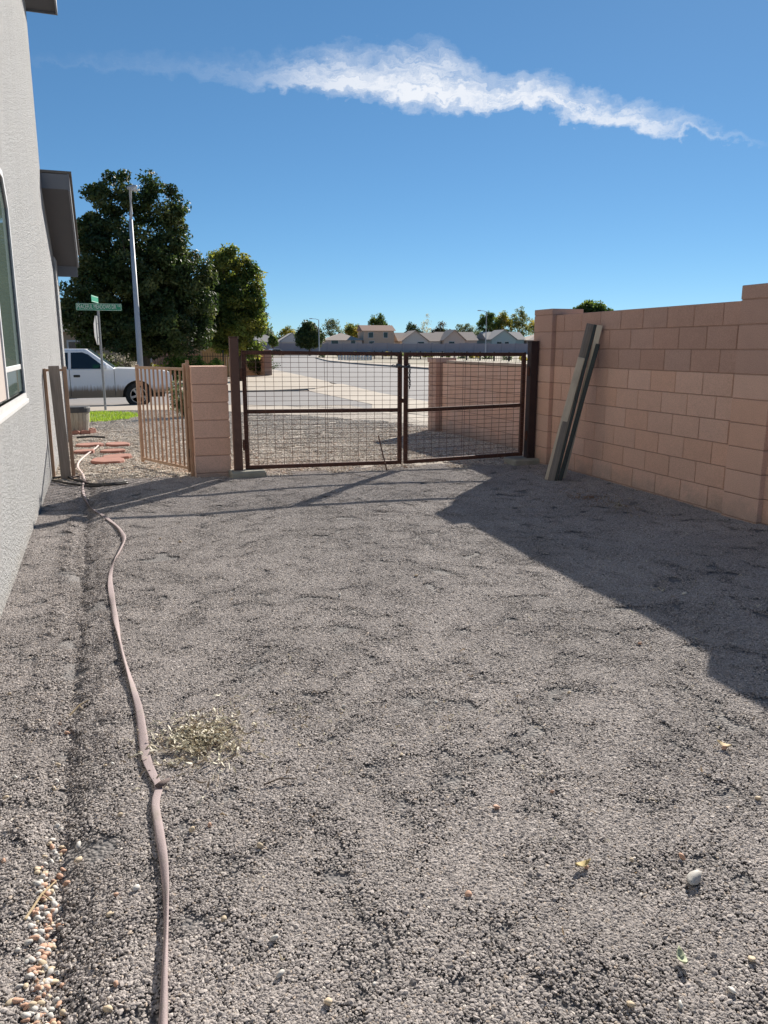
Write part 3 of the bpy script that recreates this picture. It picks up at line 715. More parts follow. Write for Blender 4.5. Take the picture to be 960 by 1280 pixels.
MB().box(-.018, .018, -.02, .02, -.02, 1.3, .004).build('tube', m_tangate, hp); MB().box(-.02, .02, -.022, .022, 1.3, 1.307).build('cap', m_tangate, hp)
lp = thing('latch_post', 'pair of slim tan steel uprights joined at the top beside the house corner', 'post', (-.80, 9.32, 0), .05)
MB().box(.055, .095, -.018, .018, -.05, 1.24, .004).build('upright', m_tangate, lp); MB().box(-.15, -.115, -.018, .018, -.05, 1.22, .004).build('upright', m_tangate, lp); MB().box(-.115, .055, -.014, .014, 1.19, 1.215, .003).build('crossbar', m_tangate, lp)
def plank(name, label, Bp, Tp, w, th, mat, nrm=(-.55, -.83, 0), cat='board'):
    Bp, Tp = Vector(Bp), Vector(Tp); ax = (Tp - Bp).normalized(); N = Vector(nrm); N = (N - ax * N.dot(ax)).normalized(); W = N.cross(ax)
    mt = Matrix((W, N, ax)).transposed().to_4x4(); mt.translation = Bp
    o = MB().box(-w / 2, w / 2, -th / 2, th / 2, 0, (Tp - Bp).length, .004).build(name, mat); o.matrix_world = mt; return tag(o, label, cat)
plank('weathered_board', 'weathered grey brown wooden board standing against the slim tan uprights', (-.795, 9.22, -.01), (-.83, 9.26, 1.25), .11, .035, m_brownwood, (.15, -1, 0))

# ------------------------------------------------------------------ boards leaning on the tall wall
Bl = gp(690, 601); Tl = onx(742, 406, 4.80); kx = (Tl.x - Bl.x) / Tl.z
def lean(name, lab, pb, pt, w, th, mat, X=4.79, cat='board', nrm=(-.55, -.83, 0)):
    b = gp(*pb); b.z = -.01
    return plank(name, lab, b, onx(*pt, X), w, th, mat, nrm, cat)
lean('leaning_board', 'short tan weathered board, foremost of the pile leaning on the tall wall', (685, 599), (727, 447), .078, .032, m_tanwood, 4.66)
lean('leaning_board', 'long grey weathered board leaning on the block wall behind the short tan one', (689.5, 600), (738.5, 405), .088, .035, m_greywood, 4.78)
lean('leaning_steel_channel', 'long dark green steel channel next to the long grey board', (694.5, 600.5), (744.3, 406), .032, .045, m_greensteel, 4.77, 'steel channel')
lean('leaning_steel_channel', 'shorter dark green steel channel covering the pale board lower down', (699.5, 600.5), (747.5, 430), .046, .05, m_greensteel, 4.74, 'steel channel')
lean('leaning_board', 'pale wooden board with its light end showing above the steel channels', (703, 598), (750, 406.5), .06, .03, m_palewood, 4.80)

# ------------------------------------------------------------------ hose, pipe
def spline(pts, n):
    P = np.array(pts, float); d = np.r_[0, np.cumsum(np.linalg.norm(np.diff(P, axis=0), axis=1))]; t = np.linspace(0, d[-1], n); out = []
    for k in range(3):
        m = np.gradient(P[:, k], d); i = np.clip(np.searchsorted(d, t, 'right') - 1, 0, len(d) - 2); h = d[i + 1] - d[i]; u = (t - d[i]) / h
        out.append((2 * u ** 3 - 3 * u ** 2 + 1) * P[i, k] + (u ** 3 - 2 * u ** 2 + u) * h * m[i] + (-2 * u ** 3 + 3 * u ** 2) * P[i + 1, k] + (u ** 3 - u ** 2) * h * m[i + 1])
    return np.stack(out, 1)
def ground_path(pix, n, lift):
    P = [gp(*p, 0.0) for p in pix]; P = [(p.x, p.y, 0) for p in P]; S_ = spline(P, n)
    zz = np.where(S_[:, 1] < 8.9, yard_z(S_[:, 0], S_[:, 1]), front_h(S_[:, 0], S_[:, 1]) + .012)
    ker = np.ones(9) / 9; zz = np.convolve(np.pad(zz, 4, 'edge'), ker, 'valid'); S_[:, 2] = zz + lift; return S_
hp_pix = [(199, 1400), (204, 1290), (206, 1225), (208, 1150), (206, 1090), (199, 1040), (195, 1005), (199, 988), (193, 975), (184, 955), (179, 925), (174, 890), (166, 862), (155, 828), (148, 795), (141, 755), (138, 722), (142, 702), (150, 688), (155, 673), (150, 663), (137, 652), (121, 641), (109, 627), (104, 617), (104, 608), (106, 602)]
n = 170; hpth = ground_path(hp_pix, n, .014)
tw = [.55 * math.sin(i * .21) + .8 * math.sin(i * .071 + 1) for i in range(n)]; fl = [.34 + .20 * math.sin(i * .13 + .5) + .1 * math.sin(i * .4) for i in range(n)]
rr = [.0142 + .0018 * math.sin(i * .17 + 2) + .0012 * math.sin(i * .43) for i in range(n)]
tag(MB().tube(hpth, rr, 12, flat=fl, twist=tw).build('fabric_hose', m_hose, smooth=True), 'mauve fabric garden hose snaking over the dark gravel beside the house', 'hose')
kk = gp(196, 990); tag(MB().tube([(kk.x, kk.y, yard_z(kk.x, kk.y) + .018), (kk.x + .018, kk.y + .01, yard_z(kk.x, kk.y) + .022), (kk.x + .045, kk.y + .03, yard_z(kk.x, kk.y) + .024)], [.012, .014, .006], 8, flat=.5).build('hose_fold', m_hosedk, smooth=True), 'dark folded flap sticking out of the mauve hose kink', 'hose flap')
p2 = ground_path([(106, 603), (103, 594), (97, 584), (100, 574), (106, 568), (113, 562), (120, 556), (124, 551)], 40, .02)
tag(MB().tube(p2, .014, 10, flat=.6).build('hose_length', M('pale_hose', (.62, .50, .46), (.52, .42, .39), 6, .85), smooth=True), 'pale pink hose length lying across the red stepping stones', 'hose')
for lab, pix in (('black poly pipe loop lying at the foot of the slim tan uprights', [(66, 600), (80, 598), (92, 602), (106, 606), (120, 608), (140, 608), (158, 605)]), ('dark brown poly pipe bent back beside the black loop', [(160, 607), (145, 609), (125, 610), (100, 610), (82, 608), (72, 605), (66, 603)]), ('short dark pipe curl rising beside the hose end', [(90, 599), (96, 598), (101, 603), (108, 607)])):
    tag(MB().tube(ground_path(pix, 40, .022), .0125, 8).build('poly_pipe', m_blackpipe if 'black' in lab else m_hosedk, smooth=True), lab, 'pipe')
p3 = [front_h(-1.0, 13.3) + .03]; q = gp(96, 549, -.06); q2 = gp(131, 549, -.06)
tag(MB().tube([(q.x, q.y, q.z + .03), ((q.x + q2.x) / 2, q.y + .03, q.z + .035), (q2.x, q2.y, q2.z + .03)], .018, 8).build('black_stake', m_blackpipe), 'straight black pipe lying behind the red stepping stones', 'pipe')

# ------------------------------------------------------------------ stepping stones, planter, lawn
stones = [((135, 577), .26, .17, 'large rounded red stepping stone under the end of the pale hose'), ((147, 571.5), .23, .15, 'flat red stepping stone right behind the large rounded one'), ((141, 563.5), .20, .10, 'narrow red stepping stone in the middle of the path'), ((105, 564), .18, .10, 'red stepping stone beside the house end of the path'), ((112, 554.5), .24, .15, 'thick red stepping stone crossed by the pale hose end'), ((147, 553.5), .22, .16, 'far red stepping stone with a ragged edge')]
for (p, a, b, lab) in stones:
    c = gp(*p, -.03); k = 14; mb = MB(); poly = []
    for i in range(k):
        th = 2 * math.pi * i / k; e = 2.6; ct, st_ = math.cos(th), math.sin(th); rr_ = (abs(ct) ** e + abs(st_) ** e) ** (-1 / e) * random.uniform(.9, 1.06); poly.append((a * .85 * rr_ * ct, b * 1.25 * rr_ * st_))
    mb.prism(poly, 0.0, .055, 'XY'); o = mb.build('stepping_stone', m_red, None, (c.x, c.y, float(front_h(c.x, c.y)) - .008), (random.uniform(-.03, .03), random.uniform(-.03, .03), random.uniform(-.3, .3)))
    bevel_mod(o, .01, 2); tag(o, lab, 'stepping stone', 'red stepping stones behind the gate')
bp = gp(99, 541, -.11); bz = float(front_h(bp.x, bp.y))
brl = thing('barrel_planter', 'whitewashed half barrel planter with dark rim standing on red edging', 'planter', (bp.x - .02, bp.y, bz + .05))
NS = 18; h0, r0, r1 = .43, .185, .235
for i in range(NS):
    a0, a1 = 2 * math.pi * (i + .03) / NS, 2 * math.pi * (i + .97) / NS
    vs = []; 
    for z, r in ((0, r0), (h0 * .5, (r0 + r1) / 2 + .012), (h0, r1)):
        for a in (a0, a1): vs += [(r * math.cos(a), r * math.sin(a), z), ((r - .02) * math.cos(a), (r - .02) * math.sin(a), z)]
    fs = []
    for k in (0, 4):
        fs += [(k, k + 2, k + 6, k + 4), (k + 1, k + 5, k + 7, k + 3), (k, k + 4, k + 5, k + 1), (k + 2, k + 3, k + 7, k + 6)]
    fs += [(0, 1, 3, 2), (8, 10, 11, 9)]
    MB().add(vs, fs).build('stave', m_whitestave, brl)
MB().lathe([(r1 - .03, h0 - .07), (r1 + .008, h0 - .075), (r1 + .012, h0 + .0), (r1 - .0, h0 + .03), (r1 - .03, h0 + .025)], 28).build('rim', m_darkrim, brl)
MB().lathe([(.01, h0 - .05), (r1 - .03, h0 - .06), (r1 - .04, h0 - .09), (.01, h0 - .1)], 20).build('soil', m_soil, brl)
ed = thing('scalloped_edging', 'ring of red scalloped edging bricks under the barrel planter', 'edging', (bp.x - .0, bp.y - .02, bz))
for i in range(11):
    a = 2 * math.pi * i / 11; sc = MB(); prof = [(-.075, -.03), (.075, -.03), (.075, .06), (.05, .085), (0, .095), (-.05, .085), (-.075, .06)]
    sc.prism(prof, -.025, .025, 'XZ'); sc.build('edging_brick', m_red, ed, (.27 * math.cos(a), .27 * math.sin(a), 0), (0, 0, a + math.pi / 2))
def blades(name, pts, h, w, cols, seed=1, lean_=.5):
    rng = np.random.default_rng(seed); N = len(pts); a = rng.uniform(0, 6.283, N); hh = rng.uniform(.6, 1.1, N) * h; l = rng.uniform(0, lean_, N) * hh; b = rng.uniform(0, 6.283, N)
    P = np.asarray(pts); dx = np.stack([np.cos(a), np.sin(a), 0 * a], 1) * w / 2; tip = P + np.stack([np.cos(b) * l, np.sin(b) * l, hh], 1)
    V = np.stack([P - dx, P + dx, tip], 1).reshape(-1, 3); F = np.arange(3 * N).reshape(-1, 3)
    C = np.array(cols)[rng.integers(0, len(cols), N)] * rng.uniform(.75, 1.25, (N, 1)); return npmesh(name, V, F, m_leaf, np.repeat(C, 3, 0))
N = 9000; gx = RNG.uniform(-2.6, 0.15, N); gy_ = RNG.uniform(18.0, 21.4, N)
okk = ((gx + 1.3) / 1.35) ** 2 + ((gy_ - 19.7) / 1.7) ** 2 + .3 * fbm(gx, gy_, .5, 2) < 1; gx, gy_ = gx[okk], gy_[okk]
tag(link('grass_patch', blades('grass_patch', np.stack([gx, gy_, front_h(gx, gy_)], 1), .075, .014, [(.16, .24, .035), (.23, .29, .05), (.11, .18, .03)], 3, .8)), 'small bright green grass patch behind the barrel planter', 'grass', kind='stuff')

# ------------------------------------------------------------------ foliage
def leaves(centres, radii, per, size, cols, rng, droop=0.0, jitter=.25):
    C0 = np.repeat(np.asarray(centres), per, 0); rad = np.repeat(np.asarray(radii), per); N = len(C0)
    d = rng.normal(size=(N, 3)); d /= np.linalg.norm(d, axis=1)[:, None]; r = rad * rng.random(N) ** .45
    P = C0 + d * r[:, None] * np.array([1, 1, .8])
    n = d * .5 + rng.normal(size=(N, 3)) * .6 + np.array([0, 0, .35]); n /= np.linalg.norm(n, axis=1)[:, None]
    t = np.cross(n, rng.normal(size=(N, 3))); t /= np.linalg.norm(t, axis=1)[:, None]; b = np.cross(n, t)
    s = size * rng.uniform(.65, 1.3, N)[:, None]
    V = np.stack([P - t * s * .55, P - b * s * .3 + n * s * .06, P + t * s * .55, P + b * s * .3 + n * s * .06], 1).reshape(-1, 3)
    F = np.arange(4 * N).reshape(-1, 4)
    cc = np.array(cols)[rng.integers(0, len(cols), len(centres))]; cl = np.repeat(cc, per, 0) * rng.uniform(1 - jitter, 1 + jitter, (N, 1))
    return V, F, np.repeat(cl, 4, 0)
def crown_points(lobes, n, rng, shell=.5):
    out = []; vol = np.array([l[1][0] * l[1][1] * l[1][2] for l in lobes]) ** .72; cnt = np.maximum(3, (n * vol / vol.sum())).astype(int)
    for (c, r), k in zip(lobes, cnt):
        d = rng.normal(size=(k, 3)); d /= np.linalg.norm(d, axis=1)[:, None]; q = (shell + (1 - shell) * rng.random(k) ** .6)[:, None]
        out.append(np.array(c) + d * np.array(r) * q)
    return np.concatenate(out)
def tree(name, label, base, lobes, nclump, cr, per, size, cols, seed, trunk_r, trunk_h, limbs=9, group=None, cat='tree', shell=.5, trunks=1):
    """lobes are given in local coordinates of the base"""
    rng = np.random.default_rng(seed); t = thing(name, label, cat, base, 0, group)
    C = crown_points(lobes, nclump, rng, shell); rad = rng.uniform(.65, 1.25, len(C)) * cr
    V, F, cl = leaves(C, rad, per, size, cols, rng); link('crown', npmesh('crown', V, F, m_leafdk if cols[0] == DARK[0] else m_leaf, cl), t)
    mb = MB()
    for k in range(trunks):
        o = Vector((rng.uniform(-.2, .2) * (trunks > 1), rng.uniform(-.2, .2) * (trunks > 1), 0))
        pts = [o + Vector((0, 0, -.3)), o + Vector((.02, .01, trunk_h * .3)), o * 1.3 + Vector((rng.uniform(-.1, .1), rng.uniform(-.1, .1), trunk_h * .7)), o * 1.6 + Vector((rng.uniform(-.2, .2), rng.uniform(-.2, .2), trunk_h))]
        mb.tube(pts, [trunk_r * 1.35, trunk_r, trunk_r * .82, trunk_r * .7], 9)
    top = Vector((0, 0, trunk_h))
    for i in range(limbs):
        e = Vector(C[rng.integers(len(C))]); s0 = Vector((0, 0, trunk_h * rng.uniform(.75, 1.0))); m1 = s0.lerp(e, .45) + Vector((rng.uniform(-.2, .2), rng.uniform(-.2, .2), .25)) * (trunk_h * .2)
        mb.tube([s0, m1, s0.lerp(e, .8), e], [trunk_r * .5, trunk_r * .33, trunk_r * .2, trunk_r * .07], 6)
    mb.build('trunk', m_bark, t, smooth=True); return t
def lobe(px0, px1, py0, py1, Y, base, depth=None):
    a, b = at(px0, (py0 + py1) / 2, Y), at(px1, (py0 + py1) / 2, Y); t, bt = at((px0 + px1) / 2, py0, Y), at((px0 + px1) / 2, py1, Y)
    c = (a + b + t + bt) / 4; rx = (b - a).length / 2; rz = (t.z - bt.z) / 2
    return ((c.x - base.x, c.y - base.y, c.z - base.z), (rx, depth or rx, rz))
DARK = [(.034, .055, .016), (.046, .07, .020), (.062, .085, .026), (.028, .045, .014), (.09, .105, .034)]
MID = [(.055, .085, .022), (.085, .115, .028), (.12, .15, .035), (.045, .07, .02)]
YEL = [(.16, .17, .035), (.22, .20, .04), (.10, .12, .03), (.28, .22, .05)]
GREYG = [(.09, .11, .06), (.12, .14, .08), (.07, .09, .05)]
YT = 37.0; tb = at(180, 434, YT); tb.z = -.30
L1 = [lobe(*q, YT, tb) for q in ((147, 180, 204, 285), (176, 206, 214, 300), (198, 229, 228, 310), (122, 152, 213, 300), (94, 126, 252, 350), (106, 138, 226, 320), (92, 232, 275, 440), (205, 269, 306, 440), (70, 132, 330, 442), (150, 238, 300, 430), (190, 231, 262, 340), (110, 262, 380, 446))]
tree('ash_tree', 'tallest dark green tree behind the white pickup truck', tb, L1, 620, .46, 150, .16, DARK + [(.11, .125, .04), (.05, .07, .02), (.03, .05, .015)], 5, .20, 3.2, 16, shell=.35)
tb2 = at(300, 434, 42.0); tb2.z = -.30
L2 = [lobe(*q, 42.0, tb2) for q in ((262, 312, 309, 380), (246, 300, 335, 440), (285, 330, 322, 420), (295, 331, 375, 446), (250, 331, 350, 446))]
tree('ash_tree', 'smaller yellow green rounded tree right of the tallest dark one', tb2, L2, 360, .46, 130, .16, [(.065, .095, .024), (.10, .13, .032), (.15, .165, .04), (.05, .075, .02), (.19, .19, .045)], 9, .14, 2.2, 10, shell=.4)
for k, (p, Y, lo, label, cl) in enumerate(((735, 62.0, [(713, 763, 376, 460), (710, 745, 381, 440), (735, 764, 379, 440)], 'round green treetop showing over the tall block wall', MID),)):
    b = at(p, 434, Y); b.z = -.3; tree('wall_tree', label, b, [lobe(*q, Y, b) for q in lo], 300, .55, 90, .24, cl, 21, .12, 1.6, 6)
# shrubs and hedge near the street
def shrub(name, label, base, lobes, n, cr, per, size, cols, seed, group=None):
    rng = np.random.default_rng(seed); t = thing(name, label, 'shrub', base, 0, group); C = crown_points(lobes, n, rng, .3); V, F, cl = leaves(C, rng.uniform(.7, 1.3, len(C)) * cr, per, size, cols, rng)
    link('foliage', npmesh('foliage', V, F, m_leaf, cl), t); mb = MB()
    for i in range(7):
        e = Vector(C[rng.integers(len(C))]); mb.tube([(0, 0, -.05), e * .5 + Vector((0, 0, .05)), e], [.018, .012, .005], 5)
    mb.build('stem', m_bark, t); return t
sb = gp(231, 520, -.16); shrub('grey_green_shrub', 'grey green shrub standing behind the open walk gate', sb, [((0, 0, .45), (.38, .38, .42)), ((.1, .05, .3), (.42, .4, .3))], 90, .13, 40, .05, [(.10, .12, .06), (.14, .15, .075), (.08, .10, .04)], 31)
Yh = 38.5; hb = at(238, 434, Yh); hb.z = -.25
shrub('clipped_hedge', 'low clipped bright green hedge in front of the iron fence', hb, [((-.75, 0, .85), (.75, .5, .45)), ((.0, 0, .9), (.9, .55, .45)), ((.75, 0, .85), (.75, .5, .42)), ((0, 0, .4), (1.4, .5, .4))], 120, .2, 60, .09, [(.10, .17, .035), (.14, .21, .045), (.07, .12, .03)], 33)
for i, (p, Y, w, h, cl, lab) in enumerate(((148, 41.0, .8, 1.9, [(.30, .28, .24), (.24, .22, .19), (.2, .19, .15)], 'pale dry shrub under the tallest dark tree'), (196, 40.0, .6, 1.0, YEL, 'small yellowing shrub beside the tree trunk'), (313, 52.5, 1.6, 1.9, DARK, 'dark shrub in front of the pink corner wall'), (128, 40.0, .9, 1.4, DARK, 'dark leafy shrub behind the truck windscreen'), (322, 50.5, .7, 1.3, DARK, 'small dark shrub leaning on the pink pillar'))):
    b = at(p, 434, Y); b.z = -.3; shrub('garden_shrub', lab, b, [((0, 0, h * .55), (w, w, h * .45)), ((w * .3, .1, h * .35), (w * .8, w * .8, h * .33))], 70, .25, 45, .11, cl, 40 + i)

# ------------------------------------------------------------------ the pickup truck
m_paint = None
def paint_mat():
    m, nt, b = newmat('dusty_white_paint'); v = coords(nt, 'Object'); sx = nt.nodes.new('ShaderNodeSeparateXYZ'); nt.links.new(v, sx.inputs[0])
    n = _noise(nt, coords(nt, 'Object', (9, 1, .9)), 2.2, 6, .7)
    dirt = _ramp(nt, _mth(nt, 'ADD', _mth(nt, 'MULTIPLY', _mth(nt, 'SUBTRACT', .70, sx.outputs[2]), 2.6), _mth(nt, 'MULTIPLY', _mth(nt, 'SUBTRACT', n, .5), .9)), [(.0, 0.0), (.45, 1.0)])
    c = _mixc(nt, dirt, (.84, .85, .87), (.32, .225, .15)); nt.links.new(c, b.inputs['Base Color'])
    nt.links.new(_mth(nt, 'ADD', _mth(nt, 'MULTIPLY', dirt, .5), .28), b.inputs['Roughness']); return m
m_paint = paint_mat()
m_tyre = M('tyre_rubber', (.022, .021, .02), (.05, .045, .04), 6, .85, .3, 60); m_alloy = M('dull_alloy', (.48, .47, .46), (.36, .35, .34), 8, .35, metal=.6)
m_black = M('black_plastic', (.02, .02, .02), (.035, .033, .03), 9, .6); m_chrome = M('dull_chrome', (.45, .45, .46), (.35, .35, .36), 8, .25, metal=.9)
m_lamp_g, _n, _bb = newmat('headlight_lens'); _bb.inputs['Base Color'].default_value = (.55, .57, .58, 1); _bb.inputs['Roughness'].default_value = .12
m_cabglass, _n, _bb = newmat('cab_glass'); _bb.inputs['Base Color'].default_value = (.012, .02, .03, 1); _bb.inputs['Roughness'].default_value = .04
m_shield, _n, _bb = newmat('windscreen_glass'); _bb.inputs['Base Color'].default_value = (.10, .16, .18, 1); _bb.inputs['Roughness'].default_value = .08
def arch(cx, r, z0, n=12):
    return [(cx + r * math.cos(a), .38 + r * math.sin(a)) for a in np.linspace(0, math.pi, n)]
tk = thing('pickup_truck', 'dusty white pickup truck with muddy sills stopped by the street sign', 'truck', (.10, 25.8, -.364))
HWD = .97
side = [(1.02, .50), (1.04, .62), (1.02, .98), (.95, 1.07), (.55, 1.15), (-.55, 1.19), (-.70, 1.17), (-3.0, 1.16), (-3.05, 1.22), (-5.0, 1.22), (-5.02, .52), (-3.98, .45)]
side += arch(-3.53, .45, 0)[::-1][0:] + [(-3.05, .33), (-.50, .33)] + arch(0, .45, 0)[::-1] + [(.50, .45)]
bd = MB(); bd.prism(side, -HWD, HWD, 'XZ'); body = bd.build('body', m_paint, tk); bevel_mod(body, .045, 3, 40); body.data.shade_smooth()
es = body.modifiers.new('w', 'WEIGHTED_NORMAL')
# cab: lower and upper outline lofted
cb = MB(); lowp = [(-.62, 1.17), (-2.98, 1.16)]; 
yl, yt = HWD - .06, HWD - .22
cb.v = [(-.60, -yl, 1.15), (-.60, yl, 1.15), (-2.98, yl, 1.15), (-2.98, -yl, 1.15), (-1.40, -yt, 1.765), (-1.40, yt, 1.765), (-2.85, yt, 1.765), (-2.85, -yt, 1.765)]
cb.f = [(0, 1, 5, 4), (1, 2, 6, 5), (2, 3, 7, 6), (3, 0, 4, 7), (4, 5, 6, 7), (0, 3, 2, 1)]
cab = cb.build('cab', m_paint, tk); bevel_mod(cab, .07, 3, 30); cab.data.shade_smooth(); cab.modifiers.new('w', 'WEIGHTED_NORMAL')
def cabside(x, z, sgn, out=.006):
    f = (z - 1.15) / (1.765 - 1.15); return (x, sgn * (yl + (yt - yl) * f + out), z)
for sgn in (-1, 1):
    for nm, poly in (('side_window', [(-.86, 1.185), (-1.86, 1.185), (-1.84, 1.655), (-1.52, 1.665), (-1.36, 1.60)]), ('rear_side_window', [(-1.94, 1.185), (-2.75, 1.185), (-2.70, 1.64), (-1.92, 1.655)])):
        g = MB(); n = len(poly); g.v = [cabside(x, z, sgn, .006) for x, z in poly] + [cabside(x, z, sgn, -.02) for x, z in poly]
        g.f = [tuple(range(n)), tuple(range(2 * n - 1, n - 1, -1))] + [(i, n + i, n + (i + 1) % n, (i + 1) % n) for i in range(n)]
        g.build(nm, m_cabglass, tk)
    for gx_ in (-.655, -1.905): MB().box(gx_ - .006, gx_ + .006, sgn * (HWD + .001) - .003, sgn * (HWD + .001) + .003, .38, 1.16).build('door_gap', m_black, tk)
    dr = MB().box(-1.895, -.665, sgn * (HWD - .004) - .006, sgn * (HWD - .004) + .006, .40, 1.165, .004); dr = dr.build('door', m_paint, tk)
    MB().box(-1.80, -1.62, sgn * (HWD + .012) - .014, sgn * (HWD + .012) + .014, .94, 1.01, .01).build('door_handle', m_black, dr)
    mr = MB().box(-1.02, -.84, sgn * (HWD + .10) - .09, sgn * (HWD + .10) + .09, 1.17, 1.33, .03); mr.tube([(-.92, sgn * (HWD - .05), 1.2), (-.92, sgn * (HWD + .06), 1.22)], .025, 8); mr.build('mirror', m_paint, tk)
    MB().box(-4.9, -3.1, sgn * (HWD + .0) - .004, sgn * (HWD + .0) + .004, 1.0, 1.01).build('bed_crease', m_paint, tk)
    hl = MB().box(.86, 1.035, sgn * .70 - .20, sgn * .70 + .20, .80, .98, .03); hl.build('headlight', m_lamp_g, tk)
    MB().box(.90, 1.046, sgn * .73 - .17, sgn * .73 + .17, .72, .79, .015).build('indicator', M('amber_lens', (.55, .22, .03), None, rough=.3), tk)
    for wx in (0, -3.53):
        wh = link('wheel', None, tk, (wx, sgn * (HWD - .14), .38))
        o = sgn
        prof = [(.24, -.12), (.33, -.125), (.375, -.10), (.385, -.05), (.385, .05), (.375, .10), (.33, .125), (.24, .12)]
        MB().lathe(prof, 32, 'Y', cap=False).build('tyre', m_tyre, wh, smooth=True)
        rm = MB().lathe([(.245, -.10), (.245, .10)], 28, 'Y', (0, 0, 0)); rm.build('hub', m_black, wh)
        sp = MB(); sp.lathe([(.245, o * .10), (.245, o * .118), (.215, o * .118), (.215, o * .10)], 28, 'Y'); sp.lathe([(.07, o * .10), (.07, o * .125), (.03, o * .13), (.03, o * .10)], 14, 'Y')
        for q in range(5):
            a = 2 * math.pi * q / 5 + .3; m4 = Matrix.Rotation(a, 4, 'Y'); sp.box(.05, .225, min(o * .10, o * .12), max(o * .10, o * .12), -.038, .038, .006, m4)
        sp.build('rim', m_alloy, wh)
        fl_ = MB(); aa = np.linspace(-.08, math.pi + .08, 18); ins = [(wx + .455 * math.cos(a), .38 + .455 * math.sin(a)) for a in aa]; ous = [(wx + .50 * math.cos(a), .38 + .50 * math.sin(a)) for a in aa]
        for i in range(17):
            b = len(fl_.v); 
            for yy in (sgn * (HWD - .03), sgn * (HWD + .022)):
                fl_.v += [(ins[i][0], yy, ins[i][1]), (ous[i][0], yy, ous[i][1]), (ous[i + 1][0], yy, ous[i + 1][1]), (ins[i + 1][0], yy, ins[i + 1][1])]
            fl_.f += [(b, b + 1, b + 2, b + 3), (b + 7, b + 6, b + 5, b + 4), (b, b + 4, b + 5, b + 1), (b + 2, b + 6, b + 7, b + 3), (b, b + 3, b + 7, b + 4), (b + 1, b + 5, b + 6, b + 2)]
        fl_.build('wheel_arch_trim', m_paint, tk)
ws = MB(); A0 = [(-.66, -.80, 1.19), (-.66, .80, 1.19), (-1.375, .66, 1.735), (-1.375, -.66, 1.735)]
nrm_ = Vector((.6, 0, .78)); ws.v = [tuple(Vector(p) + nrm_ * .03) for p in A0] + [tuple(Vector(p) - nrm_ * .02) for p in A0]; ws.f = [(0, 1, 2, 3), (7, 6, 5, 4), (0, 4, 5, 1), (1, 5, 6, 2), (2, 6, 7, 3), (3, 7, 4, 0)]
ws.build('windscreen', m_shield, tk)
MB().box(.96, 1.14, -.98, .98, .46, .66, .04).build('bumper', m_paint, tk); MB().box(.98, 1.05, -.46, .46, .70, .96, .02).build('grille', m_black, tk)
MB().box(-4.9, .8, -.55, .55, .30, .46).build('chassis', m_black, tk); MB().box(-5.12, -5.0, -.9, .9, .46, .62, .03).build('rear_bumper', m_chrome, tk)
MB().box(-.45, .45, -.80, .80, .40, .85).build('engine_bay', m_black, tk); MB().box(-3.95, -3.1, -.80, .80, .40, .85).build('inner_arch', m_black, tk)

# ------------------------------------------------------------------ street sign and street lamp
sgp = gp(132, 513, -.20)
sg = thing('street_sign', 'green street name sign on a pole that also carries a stop sign', 'sign', sgp)
MB().tube([(0, 0, -.1), (0, 0, 2.72)], .032, 10).build('pole', m_galv, sg)
LW = 1.12; bl = MB().box(-LW / 2, LW / 2, -.004, .004, 2.580, 2.760, .002).build('name_blade', m_greensign, sg, (.03, -.036, 0))
def text(body, size, loc, rot, mat, parent, name='lettering', sx=1.0, off=0.0):
    cu = bpy.data.curves.new(name, 'FONT'); cu.body = body; cu.size = size; cu.align_x = 'CENTER'; cu.align_y = 'CENTER'; cu.extrude = .001; cu.offset = off; cu.resolution_u = 3
    o = bpy.data.objects.new(name, cu); col.objects.link(o); dg = bpy.context.evaluated_depsgraph_get(); me = bpy.data.meshes.new_from_object(o.evaluated_get(dg)); bpy.data.objects.remove(o); bpy.data.curves.remove(cu)
    me.materials.clear(); me.materials.append(mat); q = link(name, me, parent, loc, rot); q.scale = (sx, 1, 1); return q
text('PEACEFUL MEADOWS DR', .15, (-.055, -.0065, 2.672), (math.pi / 2, 0, 0), m_white, bl, sx=.555, off=.0)
text('NE', .075, (LW / 2 - .065, -.0065, 2.700), (math.pi / 2, 0, 0), m_white, bl, sx=.8, off=-.0005)
br = MB()
for q in ((-LW / 2 + .012, LW / 2 - .012, 2.588, 2.596), (-LW / 2 + .012, LW / 2 - .012, 2.744, 2.752), (-LW / 2 + .010, -LW / 2 + .018, 2.588, 2.752), (LW / 2 - .018, LW / 2 - .010, 2.588, 2.752)): br.box(q[0], q[1], -.0062, -.0045, q[2], q[3])
br.build('border', m_white, bl)
b2 = MB().box(-.004, .004, -.42, .42, 2.780, 2.950, .002); b2 = b2.build('cross_blade', m_greensign, sg, (-.06, 0, 0), (0, 0, R(-9)))
MB().box(.0045, .006, -.40, .40, 2.795, 2.803).box(.0045, .006, -.40, .40, 2.927, 2.935).build('border', m_white, b2)
st_ = MB(); oc = [(.40 * math.cos(R(22.5 + 45 * k)), .40 * math.sin(R(22.5 + 45 * k)) + 2.08) for k in range(8)]
st_.prism(oc, -.003, .003, 'YZ'); stp = st_.build('stop_sign_plate', m_galv, sg, (-.055, 0, 0), (0, 0, R(-10)))
rs = MB().prism(oc, -.0052, -.0035, 'YZ'); rs.build('red_face', m_redsign, stp)
for zz in (1.9, 2.25): MB().tube([(-.06, 0, zz), (.03, 0, zz)], .008, 6).build('bolt', m_galv, sg)
YL = 33.5; lb = at(174, 434, YL); lt = at(169, 241, YL); lb.z = -.25
sl = thing('street_lamp', 'tall white street lamp pole in front of the dark tree', 'street lamp', lb)
Hh = lt.z - lb.z
MB().tube([(0, 0, -.1), (0, 0, 2), (-.01, 0, Hh - 1.0)], [.125, .11, .075], 12).build('pole', m_lamp, sl, smooth=True); MB().lathe([(.18, -.1), (.18, .35), (.135, .42)], 14).build('base', m_lamp, sl)
